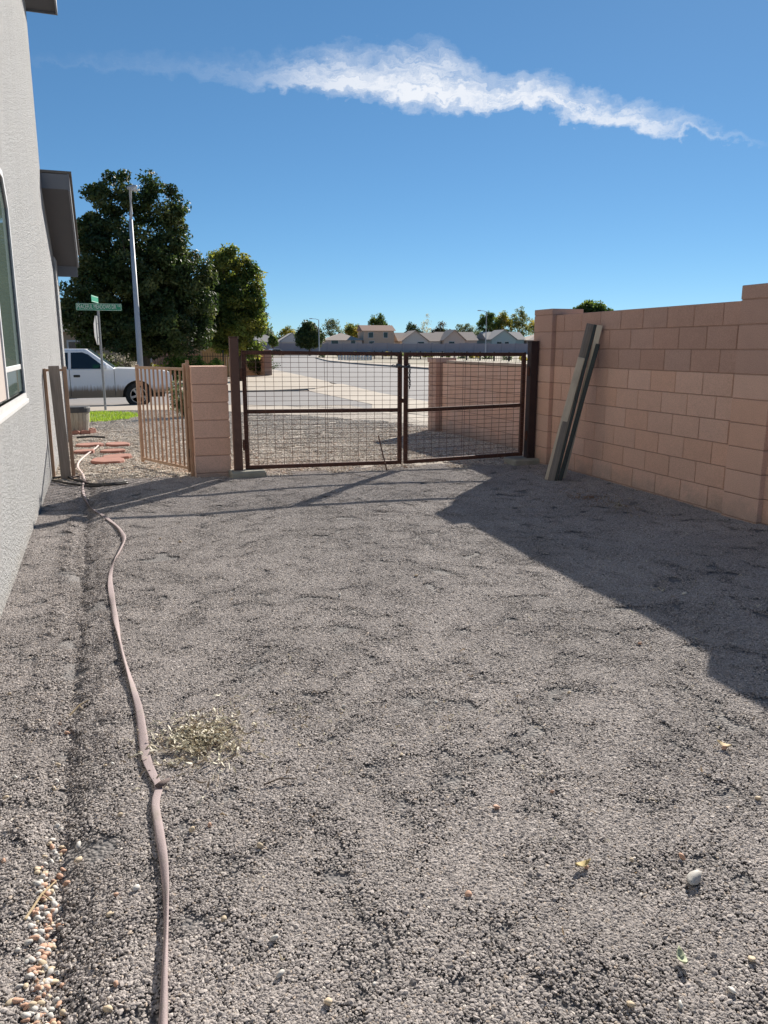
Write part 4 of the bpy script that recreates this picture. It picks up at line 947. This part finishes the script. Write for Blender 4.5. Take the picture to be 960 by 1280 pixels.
MB().tube([(-.01, 0, Hh - 1.05), (.03, -.05, Hh - .7), (.04, -.25, Hh - .25), (.04, -.6, Hh - .05), (.05, -1.0, Hh + .02)], [.06, .055, .05, .045, .045], 10).build('arm', m_lamp, sl, smooth=True)
lh = MB().lathe([(.04, -.42), (.12, -.36), (.17, -.1), (.17, .15), (.10, .34), (.03, .38)], 16, 'X')
lh.v = [(x, y, z * .62 if z > 0 else z * .75) for x, y, z in lh.v]
lh.v = [(x * .5, y * .6, z * .75) for x, y, z in lh.v]; lh.build('lamp_head', m_lamp, sl, (.12, -1.0, Hh + .02), (0, R(-10), R(-20)), smooth=True)
MB().lathe([(.12, -.06), (.14, .0), (.02, -.09)], 12, 'Z', (.20, -1.02, Hh - .05)).build('lens', m_lamp_g, sl)

# ------------------------------------------------------------------ across the side street
m_yelwood = M('honey_wood_fence', (.42, .27, .12), (.34, .21, .09), 5, .9, .3, 40, rnd=.12)
m_iron = M('black_iron', (.012, .012, .013), (.02, .02, .02), 9, .5)
def fence_boards(name, label, p0, p1, h, mat, step=.14):
    d = p1 - p0; L = d.length; t = thing(name, label, 'fence', p0, math.atan2(d.y, d.x)); me = MB().box(.004, step - .004, -.01, .01, 0, h, .003).mesh('plank', mat); k = int(L / step)
    for i in range(k): link('plank', me, t, (i * step, random.uniform(-.004, .004), 0))
    for z in (.3, h - .3): MB().box(0, k * step, .012, .05, z - .04, z + .04).build('rail', mat, t)
def z0(v, z=-.3): v.z = z; return v
fence_boards('wooden_fence', 'honey coloured plank fence behind the black iron fence', z0(at(252, 434, 47.0)), z0(at(292, 434, 47.0)), 1.75, m_yelwood)
fence_boards('wooden_fence', 'short honey coloured plank fence beside the lamp pole', z0(at(157, 434, 45.0)), z0(at(172, 434, 45.0)), 2.0, m_yelwood)
p0, p1 = z0(at(186, 434, 41.0)), z0(at(291, 434, 41.0)); d = p1 - p0
irf = thing('iron_fence', 'black iron picket fence behind the clipped hedge', 'fence', p0, math.atan2(d.y, d.x))
ip_ = MB().tube([(0, 0, 0), (0, 0, 1.42), (0, 0, 1.48)], [.011, .011, .002], 5).mesh('picket', m_iron); k = int(d.length / .13)
for i in range(k): link('picket', ip_, irf, (i * .13, 0, 0))
for z in (.15, 1.3): MB().box(0, d.length, -.015, .015, z - .015, z + .015).build('rail', m_iron, irf)
for i in range(0, k + 1, 14): MB().box(-.03, .03, -.03, .03, 0, 1.6).build('post', m_iron, irf, (i * .13, 0, 0))
cw0, cw1 = z0(at(296, 434, 54.0)), z0(at(331, 434, 49.8))
def simple_block_wall(name, label, a, b, h, mat, cs=.2, ln=.4, th=.2, pill=True):
    d = b - a; L = d.length; t = thing(name, label, 'wall', a, math.atan2(d.y, d.x)); MB().box(0, L, -th / 2 + .008, th / 2 - .008, -.1, h - .01).build('mortar_core', m_mortar, t)
    me = MB().box(-ln / 2 + .005, ln / 2 - .005, -th / 2, th / 2, -cs / 2 + .004, cs / 2 - .004, .006).mesh('block', mat)
    for c in range(int(round(h / cs))):
        x = ln / 2 + (c % 2) * ln / 2
        while x < L - ln / 2: link('block', me, t, (x, 0, (c + .5) * cs)); x += ln
    if pill:
        pmx = MB().box(-.26, .26, -.26, .26, -cs / 2 + .004, cs / 2 - .004, .008).mesh('pillar_block', mat)
        for c in range(int(round(h / cs)) + 1): link('pillar_block', pmx, t, (L + .15, 0, (c + .5) * cs))
    return t
simple_block_wall('corner_block_wall', 'pink block wall with square end pillar on the far street corner', cw0, cw1, 1.4, m_farblock)
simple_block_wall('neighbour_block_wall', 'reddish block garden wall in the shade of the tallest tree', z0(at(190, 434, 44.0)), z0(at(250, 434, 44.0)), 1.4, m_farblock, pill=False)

m_tanhouse = M('tan_house_stucco', (.44, .33, .23), (.40, .30, .21), 2, .9, .3, 30); m_winglass = m_cabglass
def far_house(name, label, c, w, dpt, wallh, rise, m_wall, m_roof, ridge='x', windows=(), garage=None, rz=0.0, two=False, group=None):
    t = thing(name, label, 'house', c, rz, group); MB().box(-w / 2, w / 2, -dpt / 2, dpt / 2, -.5, wallh).build('wall', m_wall, t)
    o = .45
    if ridge == 'x':
        r = MB().prism([(-dpt / 2 - o, wallh - .1), (dpt / 2 + o, wallh - .1), (0, wallh + rise)], -w / 2 - o, w / 2 + o, 'YZ'); g = None
    elif ridge == 'y':
        r = MB().prism([(-w / 2 - o, wallh - .1), (w / 2 + o, wallh - .1), (0, wallh + rise)], -dpt / 2 - o, dpt / 2 + o, 'XZ')
        g = MB().prism([(-w / 2, wallh), (w / 2, wallh), (0, wallh + rise * w / (w + 2 * o))], -dpt / 2 - .0, -dpt / 2 + .2, 'XZ')
    else:
        r = MB(); k = min(w, dpt) / 2 * .95; r.v = [(-w / 2 - o, -dpt / 2 - o, wallh - .05), (w / 2 + o, -dpt / 2 - o, wallh - .05), (w / 2 + o, dpt / 2 + o, wallh - .05), (-w / 2 - o, dpt / 2 + o, wallh - .05), (-w / 2 + k, 0, wallh + rise), (w / 2 - k, 0, wallh + rise)]
        r.f = [(0, 1, 5, 4), (1, 2, 5), (2, 3, 4, 5), (3, 0, 4), (0, 3, 2, 1)]; g = None
    ro = r.build('roof', m_roof, t)
    if ridge == 'y':
        # recessed gable: the wall shows inside the barge boards
        MB().prism([(-w / 2 + .02, wallh - .12), (w / 2 - .02, wallh - .12), (0, wallh + rise - .28)], -dpt / 2 - o - .03, -dpt / 2 - o + .05, 'XZ').build('gable', m_wall, t)
    for (x, z, ww, hh) in windows:
        if group and z < 3: z += .75
        f = MB().box(x - ww / 2 - .1, x + ww / 2 + .1, -dpt / 2 - .06, -dpt / 2 + .02, z - hh / 2 - .1, z + hh / 2 + .1, .02).build('window', m_trim, t)
        MB().box(x - ww / 2, x + ww / 2, -dpt / 2 - .07, -dpt / 2 - .03, z - hh / 2, z + hh / 2).build('pane', m_winglass, f)
    if garage: MB().box(garage[0] - garage[1] / 2, garage[0] + garage[1] / 2, -dpt / 2 - .05, -dpt / 2 + .02, -.3, 2.1).build('garage_door', m_trim, t)
    return t
hb_ = z0(at(150, 434, 52.0)); far_house('tan_house', 'tan neighbour house almost hidden behind the tallest tree', hb_, 12, 8, 2.7, 1.6, m_tanhouse, m_shingle, 'x', [(-2, 1.5, 1.4, 1.1), (2.5, 1.5, 1.4, 1.1)])

# ------------------------------------------------------------------ far row of houses, fence, trees
m_roofa = M('far_brown_roof', (.44, .36, .30), (.38, .31, .26), 3, .95); m_roofb = M('far_grey_roof', (.42, .38, .35), (.36, .33, .30), 3, .95); m_roofc = M('far_red_roof', (.32, .19, .14), (.27, .16, .12), 3, .95)
m_w1 = M('far_grey_wall', (.56, .51, .46), None); m_w2 = M('far_beige_wall', (.56, .44, .36), None); m_w3 = M('far_tan_wall', (.52, .38, .28), None); m_w4 = M('far_green_wall', (.36, .44, .42), None)
YH = 205.0
def fh(label, x0, x1, top, Y, wallh_px, mw, mr, ridge, dpt=11, **k):
    a, b = at(x0, 434, Y), at(x1, 434, Y); w = abs(b.x - a.x); c = Vector(((a.x + b.x) / 2, Y + dpt / 2, -.3)); tz = at((x0 + x1) / 2, top, Y).z; wz = at((x0 + x1) / 2, wallh_px, Y).z
    return far_house('far_house', label, c, w, dpt, wz + .3, tz - wz, mw, mr, ridge, rz=R(-6), group='houses beyond the long grey wall', **k)
fh('far grey house with a hipped roof next to the street trees', 310, 352, 416, YH, 427, m_w1, m_roofb, 'hip', windows=[(-2, 2.2, 1.6, 1.2)])
fh('far pale gabled house with a garage beside the round dark tree', 352, 384, 416, YH, 427, m_w1, m_roofb, 'y', garage=(2, 3))
fh('far beige house with a low brown roof right of the round dark tree', 410, 455, 416, YH, 425, m_w2, m_roofa, 'hip', windows=[(-2.5, 2.2, 1.8, 1.2), (2.5, 2.2, 1.2, 1.2)])
fh('far two storey tan house with a red brown roof', 457, 494, 406, YH, 413, m_w3, m_roofc, 'x', dpt=9, windows=[(-2.2, 5.0, 1.3, 1.4), (1.9, 5.0, 1.1, 1.4), (-2.0, 2.0, 1.4, 1.2)])
def gable_house(label, x0, x1, top, Y, wpx, mw, mr, split=.55, wins=()):
    t = fh(label, x0, x1, top + 2.5, Y + 3, wpx, mw, mr, 'x', dpt=10)
    a, b = at(x0, 434, Y), at(x0 + (x1 - x0) * split, 434, Y); w = abs(b.x - a.x); full = abs(at(x1, 434, Y).x - a.x)
    wz = at(x0, wpx, Y).z + .3; rise = at(x0, top, Y).z + .3 - wz; xc = -full / 2 + w / 2; yf = -8.5
    MB().box(xc - w / 2, xc + w / 2, yf, -4, -.5, wz).prism([(xc - w / 2, wz), (xc + w / 2, wz), (xc, wz + rise - .12)], yf, -1, 'XZ').build('wing', mw, t)
    for sg in (-1, 1):
        p = [(xc + sg * (w / 2 + .4), wz - .22), (xc + sg * (w / 2 + .4), wz - .05), (xc, wz + rise + .05), (xc, wz + rise - .11)]
        MB().prism(p, yf - .5, 0, 'XZ').build('wing_roof', mr, t)
    for (x, z, ww, hh) in wins:
        f = MB().box(xc + x - ww / 2 - .1, xc + x + ww / 2 + .1, yf - .05, yf + .05, z - hh / 2 - .1, z + hh / 2 + .1, .02).build('window', m_trim, t)
        MB().box(xc + x - ww / 2, xc + x + ww / 2, yf - .07, yf, z - hh / 2, z + hh / 2).build('pane', m_winglass, f)
gable_house('far grey gabled house right of the two storey one', 502, 552, 413, YH, 426, m_w1, m_roofa, .62, [(1.6, 2.7, 1.8, 1.0)])
gable_house('far pinkish gabled house left of the green one', 553, 597, 412, YH, 425, m_w2, m_roofa, .58, [(-.8, 2.8, 1.6, 1.0)])
fh('far low grey house set back between two gabled ones', 590, 615, 418, YH + 14, 427, m_w1, m_roofb, 'x')
gable_house('far pale green gabled house beneath the tall yellowing trees', 612, 656, 412, YH, 424, m_w4, m_roofb, .66, [(-1.4, 2.8, 1.4, 1.0), (.9, 2.8, 1.2, 1.0)])
fh('far beige house behind the tall block wall end', 664, 712, 416, YH, 425, m_w2, m_roofa, 'hip')
m_fence = M('far_grey_purple_wall', (.44, .36, .36), (.38, .31, .315), .5, .9)
fa0, fa1 = at(250, 434, 188.0), at(760, 434, 182.0)
ff = thing('long_boundary_wall', 'long grey purple block boundary wall in front of the far houses', 'wall', (fa0.x, fa0.y, -.4), math.atan2(fa1.y - fa0.y, fa1.x - fa0.x)); FL = (Vector((fa1.x, fa1.y)) - Vector((fa0.x, fa0.y))).length
npn = 28; seg = FL / npn; sgm = MB().box(.02, seg - .02, -.1, .1, 0, 2.75, .02).mesh('wall_panel', m_fence); pom = MB().box(-.22, .22, -.22, .22, 0, 2.9, .02).mesh('wall_pier', m_fence)
for i in range(npn): link('wall_panel', sgm, ff, (i * seg, 0, random.uniform(-.12, .12))); link('wall_pier', pom, ff, (i * seg, 0, 0))
def ftree(label, x0, x1, y0, Y, cols, seed, extra=(), n=70, sz=.42, per=55, shell=.4, cr=1.0, bottom=438):
    b = at((x0 + x1) / 2, 434, Y); b.z = -.3
    lo = [lobe(x0, x1, y0 + (bottom - y0) * .15, bottom - (bottom - y0) * .25, Y, b), lobe(x0 + (x1 - x0) * .2, x0 + (x1 - x0) * .75, y0, y0 + (bottom - y0) * .5, Y, b)] + [lobe(*q, Y, b) for q in extra]
    H_ = at(x0, y0, Y).z; return tree('far_tree', label, b, lo, int(n * 1.35), cr, per, sz, cols, seed, .22, H_ * .35, 7, 'trees beyond the long grey wall', shell=shell)
ftree('far round dark green tree in front of the boundary wall', 371, 403, 402, 172.0, DARK, 61, n=190, cr=1.0, bottom=446, per=60)
ftree('far airy grey green tree behind the round dark one', 402, 428, 396, 222.0, GREYG, 62, n=45, per=30)
ftree('far yellowing tree between the airy tree and the two storey house', 426, 456, 403, 226.0, YEL, 63, n=60)
ftree('far mid green tree rising above the two storey house', 460, 487, 392, 224.0, MID, 64, extra=[(462, 478, 392, 412)], n=70)
ftree('far pale bare tree rising between two grey houses', 524, 543, 393, 226.0, [(.22, .22, .15), (.28, .27, .19)], 65, n=22, per=26, sz=.32, cr=.9)
ftree('far dark tree left of the pale bare one', 503, 530, 404, 225.0, DARK, 66, n=50)
ftree('far dark reddish tree right of the pale bare one', 541, 563, 403, 224.0, [(.06, .045, .03), (.045, .05, .022)], 67, n=50)
ftree('far wide olive tree behind the grey gabled houses', 564, 602, 404, 228.0, GREYG, 68, n=60)
ftree('far tall dark green tree left of the yellow one', 597, 624, 386, 222.0, MID, 69, n=80, extra=[(600, 622, 392, 420)])
ftree('far tall tree with a yellow side above the green house', 616, 640, 387, 224.0, YEL, 70, n=80)
ftree('far tall grey green tree next to the tall block wall end', 636, 664, 384, 226.0, [(.10, .12, .05), (.16, .15, .05), (.08, .10, .04)], 71, n=90, per=34)
ftree('far pale tree behind the end of the tall block wall', 656, 690, 396, 230.0, YEL, 76, n=60)
ftree('far small green tree in front of the grey hipped house', 336, 347, 418, 180.0, MID, 72, n=26, cr=.6)
ftree('far low hedge like tree behind the street trees', 318, 350, 411, 240.0, GREYG, 73, n=60)
ftree('far olive tree beside the pale gabled house', 346, 374, 409, 236.0, YEL, 74, n=50)
ftree('far green tree behind the low beige house', 436, 462, 406, 232.0, MID, 75, n=50)
for lab, p, Y, top in (('distant thin street lamp beside the round dark tree', 399, 166.0, 400), ('distant thin street lamp in front of the green house', 607, 150.0, 390)):
    b = z0(at(p, 434, Y)); h = at(p, top, Y).z + .3; t = thing('distant_lamp', lab, 'street lamp', b)
    MB().tube([(0, 0, -.1), (0, 0, h)], [.14, .08], 8).build('pole', m_lamp, t); MB().tube([(0, 0, h), (-.6, 0, h + .2), (-1.6, -.2, h + .25)], [.06, .05, .05], 6).build('arm', m_lamp, t); MB().box(-2.1, -1.4, -.35, -.05, h + .18, h + .34, .04).build('lamp_head', m_lamp, t)
# parked car far down the road
cp = z0(at(345, 434, 176.0), -.36); car = thing('distant_car', 'small white car far down the main road', 'car', cp, R(20))
prof = [(-2.2, .35), (2.2, .35), (2.25, .7), (2.0, .88), (1.1, .98), (.45, 1.42), (-1.2, 1.45), (-2.0, 1.05), (-2.25, .95)]
cbd = MB().prism(prof, -.88, .88, 'XZ').build('body', M('white_car_paint', (.75, .75, .76), None, rough=.3), car); bevel_mod(cbd, .06, 2, 20)
MB().prism([(.98, 1.0), (.42, 1.36), (-1.15, 1.38), (-1.75, 1.02)], -.885, .885, 'XZ').build('window_band', m_cabglass, car)
for wx in (-1.4, 1.35):
    for wy in (-.8, .8): MB().lathe([(.2, -.1), (.33, -.1), (.33, .1), (.2, .1)], 16, 'Y', (wx, wy, .33)).build('wheel', m_tyre, car)
# iron fence, white posts and rocks on the bank right of the main road
q0, q1 = z0(at(500, 434, 88.0), -.1), z0(at(660, 434, 60.0), .0); q1 = Vector((34.5, 58.0, 0)); q0 = Vector((29.5, 96.0, 0)); d = q1 - q0
bf = thing('bank_fence', 'black iron picket fence on the gravel bank across the main road', 'fence', q0, math.atan2(d.y, d.x)); nsp = int(d.length / .42)
bpm = MB().tube([(0, 0, -.2), (0, 0, .95)], .02, 5).mesh('picket', m_iron); bpo = MB().box(-.06, .06, -.06, .06, -.2, 1.02).mesh('post', m_iron)
for i in range(nsp): link('picket', bpm, bf, (i * .42, 0, 0))
for i in range(0, nsp, 6): link('post', bpo, bf, (i * .42, .01, 0))
for z in (.1, .85): MB().box(0, d.length, -.03, .03, z - .03, z + .03).build('rail', m_iron, bf)
m_bollard = M('white_bollard', (.66, .64, .60), None, rough=.7)
bol = MB().box(-.14, .14, -.14, .14, -.3, .35, .03).prism([(-.14, .35), (.14, .35), (0, .47)], -.14, .14, 'XZ').mesh('white_post', m_bollard)
for i in range(12):
    x = 424 + i * 3.6; p = at(x, 434, 101.0 - i * .8); o = link('white_post', bol, None, (p.x, p.y, -.05), (0, 0, .3)); tag(o, 'short white post in the row on the gravel bank', 'post', 'white posts on the gravel bank')
for i in range(14):
    x = 405 + i * 19 + random.uniform(-6, 6); p = at(x, 434, 128 - i * 4.5 + random.uniform(-3, 3)); p.z = -.05
    shrub('bank_shrub', 'low dry shrub on the gravel bank across the main road', p, [((0, 0, .35), (.7, .7, .4))], 14, .3, 22, .2, [GREYG, YEL, MID][i % 3], 200 + i, 'low shrubs on the gravel bank')

# ------------------------------------------------------------------ loose pebbles, twigs and leaf litter
m_psal = M('salmon_pebble', (.52, .31, .21), (.44, .27, .19), 40, .75, rnd=.15); m_pwhite = M('off_white_pebble', (.55, .52, .48), (.46, .45, .42), 40, .75, rnd=.15); m_ptan = M('tan_pebble', (.46, .36, .24), (.52, .43, .31), 40, .75, rnd=.15)
def pebble_mesh(mat, seed):
    rng = np.random.default_rng(seed); bm = bmesh.new(); bmesh.ops.create_icosphere(bm, subdivisions=2, radius=1.0)
    ph = rng.uniform(0, 6, 6)
    for v in bm.verts:
        c = v.co; k = 1 + .16 * math.sin(2.6 * c.x + ph[0]) + .15 * math.sin(3.1 * c.y + ph[1]) + .14 * math.sin(3.6 * c.z + 2 * c.x + ph[2]); v.co = Vector((c.x * k, c.y * k * .75, c.z * k * .55))
    me = bpy.data.meshes.new('pebble'); bm.to_mesh(me); bm.free(); me.materials.append(mat); me.shade_smooth(); return me
PB = {k: [pebble_mesh(m, 10 * i + j) for j in range(4)] for i, (k, m) in enumerate((('salmon', m_psal), ('off white', m_pwhite), ('tan', m_ptan)))}
def pebble(pix, s, kind, where, grp):
    p = gp(*pix); z = float(yard_z(p.x, p.y)); o = link('pebble', random.choice(PB[kind]), None, (p.x, p.y, z + s * .5 + .003), (random.uniform(-.4, .4), random.uniform(-.4, .4), random.uniform(0, 6.28))); o.scale = (s, s * random.uniform(.85, 1.15), s)
    tag(o, f'{kind} smooth pebble {where}', 'pebble', f'{kind} {grp}')
for i in range(205):
    t = random.random() ** .8; y = 1020 + 290 * t; xc = np.interp(y, [1020, 1060, 1100, 1180, 1250, 1310], [74, 68, 58, 50, 52, 50])
    pebble((xc + random.gauss(0, 8 + 4 * t), y), random.uniform(.0065, .012), random.choice(['salmon', 'salmon', 'off white', 'off white', 'tan']), 'in the exposed pebble line near the house', 'pebbles in the exposed line')
for (x, y) in [(72, 955), (70, 975), (68, 985), (20, 975), (8, 1000), (98, 1075), (47, 1092), (150, 1022), (140, 958), (170, 1112), (138, 1145), (145, 1120), (132, 960), (98, 1056), (240, 1040), (262, 1033), (135, 1265), (145, 1232), (430, 885), (502, 946), (866, 1101), (948, 998), (905, 935), (733, 1084), (790, 1075), (853, 1072), (788, 1258), (850, 1258), (468, 1232), (342, 1175), (855, 745), (800, 803), (712, 866), (640, 655), (200, 672), (225, 676), (424, 745), (545, 880), (520, 720), (585, 1120), (350, 1220), (410, 1255), (940, 1200), (915, 1240), (620, 1010), (280, 1150), (325, 1060), (690, 990), (5, 1080), (12, 870), (75, 905), (84, 912)]:
    pebble((x, y), random.uniform(.007, .0125) * (1.0 if y > 800 else 1.4), random.choice(['tan', 'off white', 'salmon', 'tan']), 'lying loose on the dark gravel', 'pebbles loose on the gravel')
bp_ = gp(866, 1101); o = link('flat_rock', PB['off white'][1], None, (bp_.x, bp_.y, float(yard_z(bp_.x, bp_.y)) + .016), (0, .1, .5)); o.scale = (.036, .022, .024); tag(o, 'largest flat cream rock lying on the sunlit dark gravel', 'rock')
# straw and leaf litter
m_litter = leaf_mat('dry_litter', .15)
def litter(name, label, centre_pix, spread, count, size, cols, seed, soil=False):
    rng = np.random.default_rng(seed); c = gp(*centre_pix); Vs, Fs, Cs = [], [], []
    for i in range(count):
        a = rng.uniform(0, 6.283); r = np.abs(rng.normal(0, .5)); x = c.x + spread[0] * r * math.cos(a); y = c.y + spread[1] * r * math.sin(a); z = float(yard_z(x, y)) + rng.uniform(.006, .02)
        th = rng.uniform(0, 6.283); l = size * rng.uniform(.5, 1.5); w = size * rng.uniform(.06, .15); bend = rng.uniform(-.5, .5); pts = []
        for k in range(4):
            u = k / 3 - .5; px1 = x + l * u * math.cos(th) - bend * l * u * u * math.sin(th); py1 = y + l * u * math.sin(th) + bend * l * u * u * math.cos(th); ww = w * (1 - abs(u) * 1.3); zz = z + .006 * math.cos(u * 5 + i)
            pts += [(px1 - ww * math.sin(th), py1 + ww * math.cos(th), zz + .003), (px1 + ww * math.sin(th), py1 - ww * math.cos(th), zz)]
        b = len(Vs); Vs += pts; Fs += [(b + 2 * k, b + 2 * k + 1, b + 2 * k + 3, b + 2 * k + 2) for k in range(3)]
        cc = np.array(cols[rng.integers(len(cols))]) * rng.uniform(.7, 1.25); Cs += [cc] * 8
    tag(link(name, npmesh(name, Vs, Fs, m_litter, np.array(Cs))), label, 'dry leaves', kind='stuff')
STRAW = [(.52, .48, .36), (.40, .35, .25), (.60, .56, .44), (.22, .17, .12)]
litter('dry_leaf_patch', 'patch of dry straw coloured leaves beside the mauve hose', (252, 926), (.25, .26), 800, .034, STRAW, 1)
litter('leaf_scatter', 'thin scatter of dry leaf bits on the gravel', (380, 905), (.5, .5), 40, .02, STRAW, 2)
litter('wall_litter', 'dry leaf bits gathered along the foot of the tall block wall', (775, 632), (.35, 1.1), 160, .026, [(.30, .22, .12), (.24, .15, .08), (.38, .33, .22)], 3)
litter('board_litter', 'brown leaf bits in front of the leaning boards', (735, 622), (.35, .30), 110, .028, [(.28, .18, .10), (.22, .13, .08)], 4)
litter('bed_litter', 'scattered leaf bits all over the sunlit gravel', (560, 900), (2.0, 2.4), 120, .018, STRAW + [(.33, .24, .14)], 5)
litter('shade_litter', 'pale leaf bits scattered in the wall shadow', (830, 740), (.9, 1.2), 70, .018, STRAW, 6)
for i, (pp, lab) in enumerate((((852, 1203), 'curled pale green leaf lying below the largest flat rock'), ((728, 1084), 'folded yellow brown leaf lying left of the largest flat rock'), ((905, 934), 'curled tan leaf beside the edge of the wall shadow'))):
    p = gp(*pp); z = float(yard_z(p.x, p.y)); vs, fs = [], []
    for k in range(7):
        u = k / 6 * 2 - 1; w_ = .011 * (1 - u * u) + .0008; zz = z + .010 + .012 * u * u
        vs += [(u * .026, -w_, zz + .006), (u * .026, 0, zz), (u * .026, w_, zz + .007)]
    for k in range(6): fs += [(3 * k, 3 * k + 1, 3 * k + 4, 3 * k + 3), (3 * k + 1, 3 * k + 2, 3 * k + 5, 3 * k + 4)]
    lf = MB().add([(x, y, zq - z) for x, y, zq in vs], fs).build('dry_leaf', M('dry_leaf_%d' % i, [(.42, .46, .30), (.42, .33, .15), (.50, .40, .24)][i], None, rough=.8), None, (p.x, p.y, z), (0, 0, 1.2 + 2 * i), smooth=True); lf.modifiers.new('t', 'SOLIDIFY').thickness = .0012; tag(lf, lab, 'leaf')
for lab, a, b, r in (('dry forked twig lying left of the mauve hose', (86, 893), (112, 880), .004), ('pale straight twig across the exposed pebble line', (32, 1153), (70, 1096), .0035), ('short dark twig on the gravel beside the dry leaf patch', (330, 985), (372, 978), .003)):
    p, q = gp(*a), gp(*b); z1, z2 = float(yard_z(p.x, p.y)) + .012, float(yard_z(q.x, q.y)) + .016; m_ = p.lerp(q, .5)
    tw_ = MB().tube([(p.x, p.y, z1), (m_.x, m_.y + .012, (z1 + z2) / 2 + .006), (q.x, q.y, z2)], [r, r * .9, r * .5], 6); tw_.tube([(m_.x, m_.y + .012, (z1 + z2) / 2 + .006), (m_.x + .03, m_.y - .03, z1)], [r * .6, r * .3], 5)
    tag(tw_.build('twig', M('dry_twig', (.46, .36, .22), (.36, .27, .16), 20, .9) if 'dark' not in lab else m_bark), lab, 'twig')
